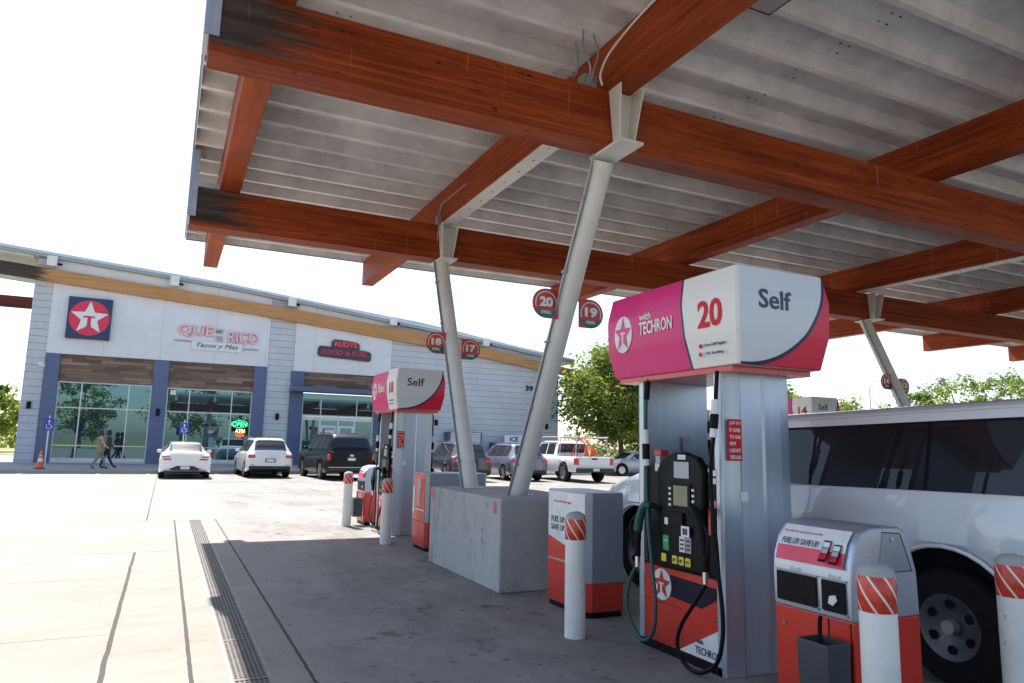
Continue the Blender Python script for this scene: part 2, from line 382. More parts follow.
M['leafC'] = leafmat('leaf_bright', (.15, .175, .04), (.25, .26, .07))
M['bark'] = simple('bark', (.10, .075, .055), .9, 0, .3, 8, bump=.6, bs=20)

# ---------------------------------------------------------------- ground
def sheet(name, rects, z, mat, thick=0):
    mb = MB()
    for x0, x1, y0, y1 in rects: mb.add([(x0,y0,z),(x1,y0,z),(x1,y1,z),(x0,y1,z)], [(0,1,2,3)])
    return tag(mb.build(name, mat), kind='structure')
s = Sh('grass_ground'); n1 = s.noise(.25, 6, .7); n2 = s.noise(25, 4, .7)
s.col(s.mix(s.f('MULTIPLY', n2, .5), s.ramp(n1, [(.3, (.17, .17, .045)), (.7, (.30, .27, .08))]), (.08, .11, .03))).set(.9)
M['grass'] = s.m
sheet('ground', [(-700, 700, -500, 900)], -.09, M['grass'])
DX0, DX1 = .49, .745
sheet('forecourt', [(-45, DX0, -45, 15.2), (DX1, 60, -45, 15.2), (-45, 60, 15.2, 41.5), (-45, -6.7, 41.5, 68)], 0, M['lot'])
sheet('road', [(60, 75, -60, 62), (-45, 75, 62, 72)], -.02, M['asphalt'])
mb = MB()   # kerb + apron in front of the shop, rising to the wall
mb.add([(-9.5,35.7,0),(34,35.7,0),(34,35.72,.15),(-9.5,35.72,.15),(-9.5,42.2,.25),(34,42.2,.25),(-9.5,42.2,0),(34,42.2,0)],
       [(0,1,2,3),(3,2,5,4),(0,3,4,6),(1,7,5,2)])
tag(mb.build('sidewalk', M['walk']), kind='structure')
mb = MB()
for i, x in enumerate((-5.2, -2.45, -.55, 2.15, 4.85, 7.9, 10.5, 13.1, 15.7)):
    mb.box(x-.05, x+.05, 29.9, 35.6, .003, .005)
tag(mb.build('parking_lines', simple('worn_line_paint', (.66, .65, .62), .7, 0, .15, 12)), kind='structure')

t = thing('trench_drain', 'long rusty grated trench drain running across the concrete forecourt', 'drain', (0, 0, 0))
mb = MB().box(DX0, DX1, -6, 15.2, -.12, -.05); mb.build('channel', M['trench'], t)
mb = MB()
mb.box(DX0, DX0+.022, -6, 15.2, -.05, .003); mb.box(DX1-.022, DX1, -6, 15.2, -.05, .003); mb.box(DX0+.022, DX1-.022, 15.17, 15.2, -.05, .003)
mb.build('frame', M['drainframe'], t)
mb = MB()
x0, x1 = DX0+.022, DX1-.022; n = 7
for i in range(n+1):
    xx = x0 + (x1-x0-.010)*i/n; mb.box(xx, xx+.010, -1, 15.17, -.03, .0)
y = -1
while y < 15.15: mb.box(x0, x1, y, y+.018, -.028, -.0012); y += .036
for k in range(0, 17): mb.box(x0, x1, k*1.0-.95, k*1.0-.92, -.028, .0015)
mb.build('grate', M['drain'], t, fix=False)

# ---------------------------------------------------------------- canopy
YA0, YA1, YB0, YB1 = 5.42, 5.72, 10.2, 10.5
ZB, ZM, ZC = 4.35, 4.89, 5.41
XEND = 31.5
can = thing('fuel_canopy', 'big fuel canopy of red timber beams and ribbed metal deck on slanting steel legs', 'canopy', (0, 0, 0))
for (y0, y1) in ((YA0, YA1), (YB0, YB1)):
    bm_ = MB().box(.04, XEND, y0, y1, ZB, ZM).build('main_beam', M['beamX'], can, bevel=.008)
    e = MB(); e.box(.005, .037, y0-.02, y1+.02, ZB+.12, ZC-.003); e.box(.005, .11, y0-.016, y0-.004, ZB+.12, ZC-.004)
    if y0 > 8: e.box(.112, .38, y0-.016, y0-.004, ZM+.0, ZM+.07)
    e.build('end_cap', M['flash'], bm_)
XC = [.38, 3.54, 8.18, 12.78, 17.4, 22.0, 26.6, 31.0]
for i, x in enumerate(XC):
    wd = .24 if i else .26
    cb_ = MB().box(x, x+wd, 1.0, 15.05, ZM+.001, ZC-.001).build('cross_beam', M['beamY'], can, bevel=.008)
    if i in (1, 3, 5, 7):
        p = MB().box(x+.015, x+wd-.015, YA1+.04, YB0-.04, ZM-.014, ZM-.001)
        for k in range(11):
            yy = YA1+.3+k*.4; p.cyl((x+.12, yy, ZM-.022), (x+.12, yy, ZM-.014), .014, n=8, mi=1)
        p.build('steel_plate', [M['paintsteel'], M['grey_panel']], cb_)
    MB().box(x+.0, x+wd, 15.051, 15.065, ZM, ZC).build('beam_end_plate', M['fascia'], cb_)
# ribbed deck, running along X
PITCH = .567; y = .9; prof = []
while y < 14.95:
    prof += [(y, ZC), (y+.07, ZC), (y+.085, ZC+.165), (y+.540, ZC+.165)]; y += PITCH
prof.append((y, ZC)); YD = y
mb = MB(); n = len(prof)
for xa, xb in ((.03, XEND+2),):
    vs = [(xa, a, b) for a, b in prof] + [(xb, a, b) for a, b in prof]
    mb.add(vs, [(i, i+1, n+i+1, n+i) for i in range(n-1)])
mb.box(.03, XEND+2, .9, YD, ZC+.167, ZC+.20)
dk = mb.build('roof_deck', M['deck'], can, fix=False)
mb = MB()
for xs in (1.14, 1.27, 5.76, 5.88):
    y = .9
    while y < 14.9:
        for q in (.17, .31, .45): mb.box(xs+random.uniform(-.012, .012)-.008, xs+.008, y+q-.008, y+q+.008, ZC+.157, ZC+.1645)
        y += PITCH
tag(mb.build('deck_screws', M['deckdark'], dk, fix=False), kind='stuff')
mb = MB(); mb.box(.0, .027, .88, YD+.02, ZC+.01, ZC+.195); mb.box(.03, XEND+2, YD+.003, YD+.03, ZC-.02, ZC+.195); mb.box(.03, XEND+2, .85, .897, ZC-.02, ZC+.195)
mb.build('edge_trim', M['fascia'], dk)
# V legs
CX = 3.67
def leg(cx, ya, yb, numl, numr, left=True):
    """one slanting steel tube, its seat and bracket, flag signs, conduit"""
    a = Vector((cx, ya, .90)); b = Vector((cx, yb, ZB-.03))
    t_ = MB(); t_.cyl(a, b, .11, n=36)
    lo = t_.build('slanting_leg', M['paintsteel'], can, smooth=True)
    ym = YA0 if yb < 8 else YB0; ydir = 1
    k = MB()
    k.box(cx-.13, cx+.13, ym-.20, ym+.33, ZB-.030, ZB-.004)     # seat plate
    k.build('seat_plate', M['paintsteel'], lo)
    k = MB()
    # H shaped bracket on the face of the beam, wider towards the top
    ff = ym-.012
    prof2 = [(-.085, 0), (.085, 0), (.135, ZM-ZB-.01), (-.135, ZM-ZB-.01)]
    k.poly(prof2, (cx, ff, ZB), (1,0,0), (0,0,1), .012)
    for sx in (-1, 1):
        k.add([(cx+sx*.085, ff-.012, ZB), (cx+sx*.135, ff-.012, ZM-.01), (cx+sx*.135, ff-.20, ZM-.01), (cx+sx*.085, ff-.11, ZB),
               (cx+sx*.073, ff-.012, ZB), (cx+sx*.123, ff-.012, ZM-.01), (cx+sx*.123, ff-.20, ZM-.01), (cx+sx*.073, ff-.11, ZB)],
              [(0,1,2,3),(7,6,5,4),(0,4,5,1),(1,5,6,2),(2,6,7,3),(3,7,4,0)])
    k.build('beam_bracket', M['paintsteel'], lo)
    if numl:
        d = b-a; tt = (2.98-a.z)/d.z; c = a+d*tt
        for sx, num in ((-1, numl), (1, numr)):
            cc = c + Vector((-.235 if sx < 0 else .285, -.02, .0 if sx < 0 else -.06))
            sg = MB()
            shp = [(-sx*.135, -.155), (-sx*.135, .155)] + [(sx*(.01+.155*math.sin(q)), .155*math.cos(q)) for q in [math.pi*i/20 for i in range(21)]]
            sg.poly(shp, cc+Vector((0,.01,0)), (1,0,0), (0,0,1), .012)
            so_ = sg.build('number_sign', M['redsign'], lo)
            g = MB()
            g.poly([(.153*math.sin(q)+sx*.01, .153*math.cos(q)) for q in [math.pi*(.66+.68*i/16) for i in range(17)]], cc+Vector((0,-.004,0)), (1,0,0), (0,0,1), .002)
            g.build('green_base', simple('diesel_green', (.01, .13, .10), .4), so_)
            arc = MB(); pts = []
            for i in range(17):
                q = math.pi*(-.62+1.24*i/16); pts.append((.128*math.sin(q)+sx*.01, .128*math.cos(q)))
            for i in range(16, -1, -1):
                q = math.pi*(-.62+1.24*i/16); pts.append((.118*math.sin(q)+sx*.01, .118*math.cos(q)))
            arc.poly(pts, cc+Vector((0,-.004,0)), (1,0,0), (0,0,1), .002); arc.build('ring', M['label'], so_)
            text(num, M['label'], so_, cc+Vector((sx*.01, -.008, .015)), .155, .105, '-Y', .003, .05)
            text('DIESEL', M['label'], so_, cc+Vector((sx*.01, -.008, -.095)), .12, .032, '-Y', .003, .02)
    c = MB(); d = (b-a)
    off = Vector((-.118, -.02, 0))
    c.tube([a+off+Vector((0, 0, .02)), a+off+d*.3, a+off+d*.7, a+off+d*.97, b+Vector((-.14, -.0, .35)), b+Vector((-.14, 0, .62))], .012, 8, smooth=4)
    c.tube([a+off+Vector((-.03, -.04, .02)), a+off+d*.3+Vector((-.02,-.03,0)), a+off+d*.98+Vector((-.02, -.03, 0)), b+Vector((-.18, -.15, .40))], .009, 8, smooth=4)
    for q in (.12, .3, .5, .7, .9): c.box(*(lambda p: (p.x-.03, p.x+.045, p.y-.03, p.y+.03, p.z-.012, p.z+.012))(a+off+d*q))
    c.build('conduit', M['grey_panel'], lo, smooth=True)
leg(CX, 7.52, 5.72, '20', '19'); leg(CX, 8.88, 10.37, '18', '17')
leg(13.3, 7.52, 5.72, None, None); leg(13.3, 8.88, 10.37, '14', '13')
leg(22.12, 7.52, 5.72, None, None); leg(22.12, 8.88, 10.37, None, None)
# cables on top of the near beam
mb = MB()
mb.tube([(3.43, 5.36, 4.89), (3.40, 5.34, 5.0), (3.45, 5.2, 5.2), (3.50, 4.6, 5.36), (3.51, 3.4, 5.38), (3.51, 1.2, 5.38)], .011, 8)
mb.build('cream_conduit', M['paintsteel'], can, smooth=True)
mb = MB()
mb.tube([(2.95, 5.45, 4.93), (3.0, 5.40, 4.87+.08), (3.12, 5.38, 4.92), (3.2, 5.42, 5.05), (3.22, 5.5, 5.35)], .010, 8)
mb.tube([(3.22, 5.36, 5.4), (3.20, 5.33, 5.2), (3.26, 5.30, 5.0), (3.30, 5.40, 4.9)], .010, 8)
mb.tube([(3.34, 5.38, 5.4), (3.37, 5.34, 5.2), (3.32, 5.34, 5.0), (3.34, 5.44, 4.9)], .010, 8)
mb.box(3.28, 3.42, 5.44, 5.56, ZM, ZM+.13)
mb.build('junction_box_and_cables', M['grey_panel'], can, smooth=True)
# conduit down the second beam near leg 18
mb = MB(); mb.tube([(3.52, 9.0, 5.16), (3.52, 9.7, 5.16), (3.52, 10.05, 5.14), (3.52, 10.1, 4.9), (3.50, 10.12, 4.6)], .010, 8); mb.box(3.47, 3.54, 10.06, 10.14, 4.86, 5.0)
mb.build('short_conduit', M['grey_panel'], can, smooth=True)
mb = MB()
mb.box(3.95, 4.50, 3.70, 4.32, ZC-.09, ZC-.004)
lf = mb.build('canopy_light', M['black'], can, bevel=.01)
MB().box(3.99, 4.46, 3.74, 4.28, ZC-.105, ZC-.091).build('lens', M['greylabel'], lf)

# ---------------------------------------------------------------- pump islands
def planter(cx, cy, label):
    t = thing('concrete_planter', label, 'concrete block', (cx, cy, 0), 0, 'concrete leg bases')
    MB().box(-.45, .70, -1.11, 1.11, 0, .962).build('block', M['planter'], t, bevel=.02)
    k = MB(); k.box(-.453, -.451, -1.01, -.93, .80, .92); k.box(-.453, -.451, .96, 1.10, .82, .94)
    k.build('red_patch', simple('faded_red_paint', (.55, .10, .06), .6, 0, .2, 20), t)
    k = MB(); k.box(-.02, .16, -.68, -.46, .963, .972); k.box(-.02, .16, .70, .92, .963, .972); k.build('base_plate', M['paintsteel'], t)
    return t
planter(CX, 8.07, 'mottled concrete block with two slanting legs, behind the printed waste bin')
planter(13.3, 8.07, 'concrete block under the slanting leg signed 14 and 13, beyond the white van')

def bollard(label, x, y, src=None):
    if src is None:
        t = thing('bollard', label, 'bollard', (x, y, 0), 0, 'white bollards around the pumps')
        MB().lathe([(.084, 0), (.084, .93), (.078, .955), (.05, .975), (.0, .985)], n=32).build('post', M['bollard'], t, smooth=50)
        MB().lathe([(.0855, .765), (.0862, .766), (.0862, .929), (.0855, .93)], n=40).build('reflective_sleeve', M['sleeve'], t, smooth=50)
        k = MB().lathe([(.0848, .931), (.080, .957), (.052, .978), (.0, .988)], n=32); k.build('cap', M['planter'], t, smooth=50)
    else:
        t = copy_tree(src); t.location = (x, y, 0); t.rotation_euler.z = random.uniform(0, 6); tag(t, label)
    return t
b0 = bollard('scuffed bollard with striped red sleeve right in front of the waste and towel bin', 3.14, 2.46)
bollard('bollard cut by the right edge of the photo, beside the van wheel', 4.21, 2.45, b0)
bollard('bollard standing in front of the bin printed FUEL UP SAVE UP, left of pump 20', 3.10, 5.22, b0)
bollard('shaded bollard touching the grey tower of pump 18', 3.14, 10.94, b0)
bollard('sunlit bollard farthest away, left of pump 18 and below the black SUV', 3.12, 13.5, b0)

# valance materials in object coordinates of the pump
def valance_side():
    s = Sh('valance_side_print'); s.co()
    e = s.f('ADD', s.y, s.f('MULTIPLY', s.f('SUBTRACT', s.z, 2.45), -.11))
    e = s.f('ADD', e, s.f('MULTIPLY', s.f('POWER', s.f('ABSOLUTE', s.f('SUBTRACT', s.z, 2.45)), 2.0), .10))
    c = s.mix(s.step(e, -.236, .002), (.74, .72, .68), (.015, .02, .07))
    c = s.mix(s.step(e, -.212, .002), c, (.66, .012, .17))
    c = s.mix(s.step(s.y, .775, .002), c, (.74, .72, .70))
    s.col(c).set(.3, 0, .3, .12); return s.m
def valance_end():
    s = Sh('valance_end_print'); s.co()
    a = s.f('POWER', s.f('ABSOLUTE', s.f('DIVIDE', s.f('ADD', s.x, .36), .765)), 2.1); b = s.f('POWER', s.f('ABSOLUTE', s.f('DIVIDE', s.f('SUBTRACT', s.z, 2.90), .80)), 2.1)
    d = s.f('ADD', a, b)
    c = s.mix(s.step(d, .97, .004), (.66, .68, .71), (.015, .02, .07))
    c = s.mix(s.step(d, 1.045, .004), c, (.66, .012, .05))
    s.col(c).set(.32, 0, .3, .1); return s.m
M['val_side'] = valance_side(); M['val_end'] = valance_end(); M['val_top'] = simple('valance_top', (.70, .69, .67), .4)
s = Sh('tower_metal'); s.co()
st = s.noise(1.0, 3, .5, (9, 9, .25))
s.col(s.ramp(st, [(.3, (.40, .45, .54)), (.7, (.50, .54, .62))])).set(s.f('ADD', s.f('MULTIPLY', s.noise(3, 4), .15), .26), .55); M['tower'] = s.m
s = Sh('notice_red'); s.co(); s.col((.60, .010, .018)).set(.45, 0, .25); M['notice'] = s.m

def fuel_pump(cx, cy, num, label, detail=True):
    P = thing('fuel_pump', label, 'fuel pump', (cx, cy, 0), 0, 'fuel pumps')
    # plinth
    MB().box(-.335, .335, -.46, .47, 0, .055).build('plinth', M['black'], P)
    # towers: bowed plates at each end
    for sy in (-1, 1):
        sec = [(-.335, -.03), (-.325, -.055), (-.24, -.075), (-.19, -.085), (-.17, -.072), (.02, -.078), (.04, -.09), (.20, -.085), (.30, -.06), (.335, -.03), (.335, .02), (-.335, .02)]
        mb = MB()
        rings = []
        for z in (0, 2.075):
            rings.append([(x, sy*(.49 - y_ - .05), z) for x, y_ in sec])
        mb.loft(rings); mb.build('tower', M['tower'], P, bevel=.006)
    # lower cabinet
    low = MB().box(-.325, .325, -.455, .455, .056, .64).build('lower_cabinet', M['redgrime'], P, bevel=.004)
    MB().box(-.30, .30, -.455, .455, .641, 1.38).build('upper_cabinet', M['black'], P, bevel=.006)
    for sx, face in ((-1, '-X'), (1, '+X')):
        if not detail and sx == 1: continue
        U, V, Nn = AX[face]
        def pt(h, z, o): return U*h + V*z + Nn*o     # h: reading direction, right positive
        def pbox(h0, h1, z0, z1, o0, o1, mat, name, par, bevel=0, mi=None):
            k = MB(); k.poly([(h0, z0), (h1, z0), (h1, z1), (h0, z1)], Nn*o0, U, V, o1-o0); return k.build(name, mat, par, bevel=bevel)
        k = MB(); k.poly([(-.10, .575), (.44, .56), (.40, .48), (.25, .40), (-.10, .42)], Nn*.3265, U, V, .002)
        k.build('dark_stripe', simple('dark_stripe_print', (.022, .014, .03), .6, 0, .1, spec=.15), low)
        k = MB(); k.poly([(.0, .065), (.45, .065), (.45, .30)], Nn*.3265, U, V, .002); k.build('white_wedge', M['label'], low)
        text('TECHRON', M['navy'], low, pt(.31, .115, .331), .26, .05, face, .002, .01)
        text('with', M['navy'], low, pt(.23, .175, .331), .07, .03, face, .002, .01)
        logo(low, pt(-.20, .49, .327), .115, face, M['label'], M['redsign'], M['label'], .003)
        MB().box(*( (sx*.3265, sx*.3285) if sx > 0 else (-.3285, -.3265)), -.455, .455, .62, .64).build('trim_strip', M['black'], low)
        k = MB(); k.poly(circ(.012, 12), pt(-.40, .56, .3265), U, V, .006); k.poly(circ(.012, 12), pt(.41, .345, .3265), U, V, .006)
        for h in (-.43, .43):
            for z in (.09, .60): k.poly(circ(.006, 8), pt(h, z, .3265), U, V, .003)
        k.build('lock_and_screws', M['chrome'], low)
        k = MB(); k.poly([(-.44, .355), (.05, .355), (.05, .3575), (-.44, .3575)], Nn*.3262, U, V, .001); k.build('panel_seam', M['black'], low)
        # bezel with rounded top
        top = [(-.20, .62), (.32, .64), (.335, 1.38), (.27, 1.455), (.13, 1.49), (0, 1.485), (-.12, 1.44), (-.20, 1.36)]
        k = MB(); k.poly([(h, z) for h, z in top], Nn*.301, U, V, .07)
        bz = k.build('bezel', M['black'], P, bevel=.02, seg=3)
        o1 = .3725
        pbox(.02, .19, 1.30, 1.42, o1, o1+.004, M['grey_panel'], 'speaker', bz)
        pbox(.0, .21, 1.08, 1.26, o1, o1+.012, M['black'], 'screen_surround', bz, .004)
        sc_ = pbox(.025, .185, 1.10, 1.245, o1+.013, o1+.015, M['screen'], 'screen', bz)
        pbox(.01, .13, .93, 1.05, o1, o1+.02, M['rubber'], 'card_slot', bz, .004)
        pbox(.12, .21, .885, .96, o1+.021, o1+.024, M['label'], 'keypad', bz)
        pbox(.14, .19, .90, .945, o1+.025, o1+.027, M['navy'], 'keypad_icon', bz)
        pbox(-.12, -.05, .76, .87, o1, o1+.004, M['greenlab'], 'diesel_label', bz)
        text('DIESEL', M['label'], bz, pt(-.085, .83, o1+.006), .055, .015, face, .002)
        pbox(.075, .135, .77, .88, o1, o1+.004, M['label'], 'price_label', bz)
        pbox(.145, .205, .77, .88, o1, o1+.004, M['greylabel'], 'price_label', bz)
        for h in (.105, .175):
            for z in (.855, .825, .795): pbox(h-.02, h+.02, z-.008, z+.008, o1+.005, o1+.006, M['navy'], 'price_digits', bz)
        for h, lb in ((-.13, ''), (.0, '87'), (.075, '89'), (.15, '93')):
            bt = pbox(h-.005, h+.052, .675, .735, o1, o1+.012, M['yellow'], 'grade_button', bz, .006)
            if lb: text(lb, M['navy'], bt, pt(h+.023, .705, o1+.014), .03, .024, face, .002, .02)
        for z in (1.10, 1.14, 1.18, 1.22):
            for h in (-.03, .235): pbox(h-.012, h+.012, z-.009, z+.009, o1, o1+.008, M['label'], 'soft_key', bz)
        text('Tests', M['label'], bz, pt(.10, 1.455, o1), .07, .022, face, .003)
        pbox(.06, .15, 1.438, 1.472, o1-.002, o1-.001, M['label'], 'name_tag', bz)
        pbox(-.10, -.06, .95, 1.0, o1, o1+.003, M['label'], 'icon_sticker', bz)
        # right holster module and left diesel module
        hm = pbox(.345, .445, .64, 1.385, .301, .335, M['black'], 'holster', P, .008)
        pbox(.355, .395, 1.355, 1.41-.03, .336, .338, M['label'], 'small_sticker', hm); pbox(.405, .44, 1.33, 1.37, .336, .338, M['label'], 'small_sticker', hm)
        pbox(.36, .44, 1.275, 1.315, .336, .338, M['label'], 'small_sticker', hm); pbox(.365, .435, 1.11, 1.16, .336, .338, M['pinklab'], 'pink_sticker', hm)
        pbox(.350, .375, .92, 1.10, .336, .339, M['red'], 'red_sticker', hm)
        dm = pbox(-.33, -.215, .64, 1.40, .301, .33, M['black'], 'diesel_holster', P, .008)
        pbox(-.27, -.21, 1.34, 1.40, .331, .333, M['label'], 'small_sticker', dm)
        pbox(-.29, -.20, 1.46, 1.505, .25, .33, M['red'], 'red_cap', dm, .005)
        pbox(-.28, -.22, 1.402, 1.458, .26, .32, M['grey_panel'], 'cap_stem', dm)
        # hoses, nozzles
        def W(h, z, o): return tuple(pt(h, z, o))
        k = MB(); k.tube([W(-.27, 2.06, .40), W(-.27, 1.75, .42), W(-.245, 1.12, .43), W(-.18, .68, .44), W(-.12, .40, .45), W(-.13, .18, .46), W(-.25, .08, .46), W(-.38, .14, .46), W(-.46, .29, .47), W(-.43, .49, .46), W(-.36, .62, .44)], .0145, 10)
        gh = k.build('diesel_hose', M['green'], P, smooth=True)
        k = MB(); k.tube([W(-.27, 2.04, .40), W(-.27, 1.9, .412)], .024, 12, 0, 3); k.build('hose_joint', M['rubber'], gh, smooth=True)
        k = MB(); k.tube([W(-.268, 1.66, .42), W(-.266, 1.55, .422)], .026, 12, 1, 2); k.tube([W(-.267, 1.55, .422), W(-.262, 1.43, .424)], .03, 12, 0, 2); k.tube([W(-.262, 1.43, .424), W(-.26, 1.38, .424)], .025, 12, 1, 2)
        k.build('breakaway', [M['rubber'], M['label']], gh, smooth=True)
        def nozzle(h, z, o, mat, flip, nm):
            q = MB()
            f_ = flip
            q.tube([W(h, z-.06, o), W(h+f_*.005, z+.06, o), W(h+f_*.03, z+.22, o), W(h+f_*.09, z+.33, o-.005)], lambda t_: .026 if t_ < .75 else .03, 12, 0, 5)
            q.tube([W(h+f_*.09, z+.33, o-.005), W(h+f_*.17, z+.34, o-.03), W(h+f_*.21, z+.27, o-.09)], lambda t_: .024-.008*t_, 10, 0, 5)
            q.tube([W(h-f_*.0, z+.02, o+.02), W(h-f_*.045, z+.05, o+.02), W(h-f_*.055, z+.18, o+.02), W(h-f_*.01, z+.25, o+.01)], .010, 8, 0, 6)
            q.tube([W(h-f_*.03, z+.10, o+.01), W(h-f_*.045, z+.2, o+.01)], .007, 6, 0, 2)
            nz = q.build(nm, M['rubber'], P, smooth=True)
            cv = MB(); cv.tube([W(h+f_*.015, z+.14, o+.004), W(h+f_*.04, z+.24, o+.004), W(h+f_*.10, z+.335, o), W(h+f_*.15, z+.335, o-.02)], lambda t_: .036-.006*t_, 12, 0, 5); cv.build('hand_cover', mat, nz, smooth=True)
            q = MB(); q.tube([W(h, z-.14, o), W(h, z-.05, o)], .020, 12, 0, 2); q.build('swivel', M['chrome'], nz, smooth=True)
        nozzle(-.36, .74, .44, M['green'], 1, 'diesel_nozzle')
        nozzle(.45, .75, .46, M['rubber'], -1, 'petrol_nozzle')
        k = MB(); k.tube([W(.45, .60, .46), W(.36, .48, .47), W(.22, .30, .48), W(.17, .16, .48), W(.24, .05, .48), W(.40, .03, .48), W(.56, .13, .47), W(.61, .30, .46), W(.60, .48, .45), W(.56, .68, .44), W(.52, .88, .42), W(.46, 1.17, .40), W(.47, 1.4, .41), W(.52, 1.65, .42), W(.54, 2.06, .40)], .0145, 10)
        ph = k.build('petrol_hose', M['rubber'], P, smooth=True)
        k = MB(); k.tube([W(.525, 1.86, .41), W(.522, 1.76, .415)], .026, 12, 1, 2); k.tube([W(.522, 1.76, .415), W(.515, 1.66, .42)], .03, 12, 0, 2); k.tube([W(.515, 1.66, .42), W(.51, 1.60, .42)], .025, 12, 1, 2)
        k.build('breakaway', [M['rubber'], M['label']], ph, smooth=True)
    # notice on the near tower
    k = MB(); k.box(-.30, -.175, -.5255, -.5235, 1.44, 1.73)
    nt_ = k.build('red_notice', M['notice'], P)
    for i, ln in enumerate(('JUST DO', 'IT HAIR', 'TO GAS', 'PUMP', '& ARE NOT', 'THIS GAS')):
        text(ln, M['label'], nt_, (-.238 - (.02 if i == 3 else 0), -.527, 1.70-i*.047), .10 if i != 3 else .055, .026, '-Y', .002, .02)
    MB().box(-.20, -.13, -.5275, -.526, 1.16, 1.23).build('small_sticker', M['label'], P)
    MB().box(.05, .12, .394, .3965, 1.5, 1.62).build('small_sticker', M['greylabel'], P)
    # valance
    prof = [(2.095, -.055, -.06), (2.10, -.05, -.052), (2.30, -.012, -.012), (2.33, -.006, -.006), (2.56, 0, 0), (2.60, -.003, -.003), (2.775, -.035, -.03), (2.785, -.05, -.045)]
    hx, hy = .445, .80; mb = MB(); cr = .018; rings = []
    for z, ox, oy in prof:
        a, b = hx+ox, hy+oy
        rings.append([(-a, -b+cr, z), (-a+cr, -b, z), (a-cr, -b, z), (a, -b+cr, z), (a, b-cr, z), (a-cr, b, z), (-a+cr, b, z), (-a, b-cr, z)])
    mb.loft(rings)
    for i, f_ in enumerate(mb.f):
        c = sum((Vector(mb.v[j]) for j in f_), Vector())/len(f_)
        if len(f_) > 4: mb.m[i] = 2
        elif abs(c.y) > hy-.075 and abs(c.x) < .3: mb.m[i] = 1
        elif abs(c.x) > .38: mb.m[i] = 0
        else: mb.m[i] = 2
    va = mb.build('valance', [M['val_side'], M['val_end'], M['val_top']], P, smooth=12)
    MB().box(-.37, .37, -.66, .70, 2.055, 2.093).build('valance_base', M['red'], va)
    for sx, face in ((-1, '-X'), (1, '+X')):
        o = sx*.448
        text(num, M['notice'], va, (o, sx*.525, 2.47), .25, .20, face, .004, .022)
        text('with', M['label'], va, (o, sx*-.235, 2.565), .15, .06, face, .004, .01, shear=.1) if sx < 0 else None
        if sx < 0:
            text('TECHRON', M['label'], va, (o, -.135+.24, 2.47), .42, .105, face, .004, .02)
            bpy.data.objects.remove(va.children[-2]) if False else None
            logo(va, (o+.004, .545, 2.455), .155, face, M['label'], simple('valance_pink', (.66, .012, .17), .3), M['label'], .003, rx=.125)
            for zz, tx in ((2.245, 'Turn Off Engine'), (2.185, 'No Smoking')):
                text(tx, M['navy'], va, (o+.012, -.56, zz), .22 if zz > 2.2 else .17, .026, face, .003, .01)
                k = MB(); k.poly(circ(.016, 14), (o+.014, -.41, zz), *AX[face][:2], .003); k.build('warning_mark', M['notice'], va)
    text('Self', M['navy'], va, (-.10, -.801, 2.555), .30, .135, '-Y', .004, .016)
    return P
p20 = fuel_pump(3.84, 4.42, '20', 'near fuel pump with 20 on its pink and white box top')
p18 = fuel_pump(3.84, 12.42, '18', 'distant fuel pump with 18 on its box top, in front of the shop doors')
fuel_pump(13.47, 12.42, '14', 'fuel pump whose red and white box top shows above the van roof', False)

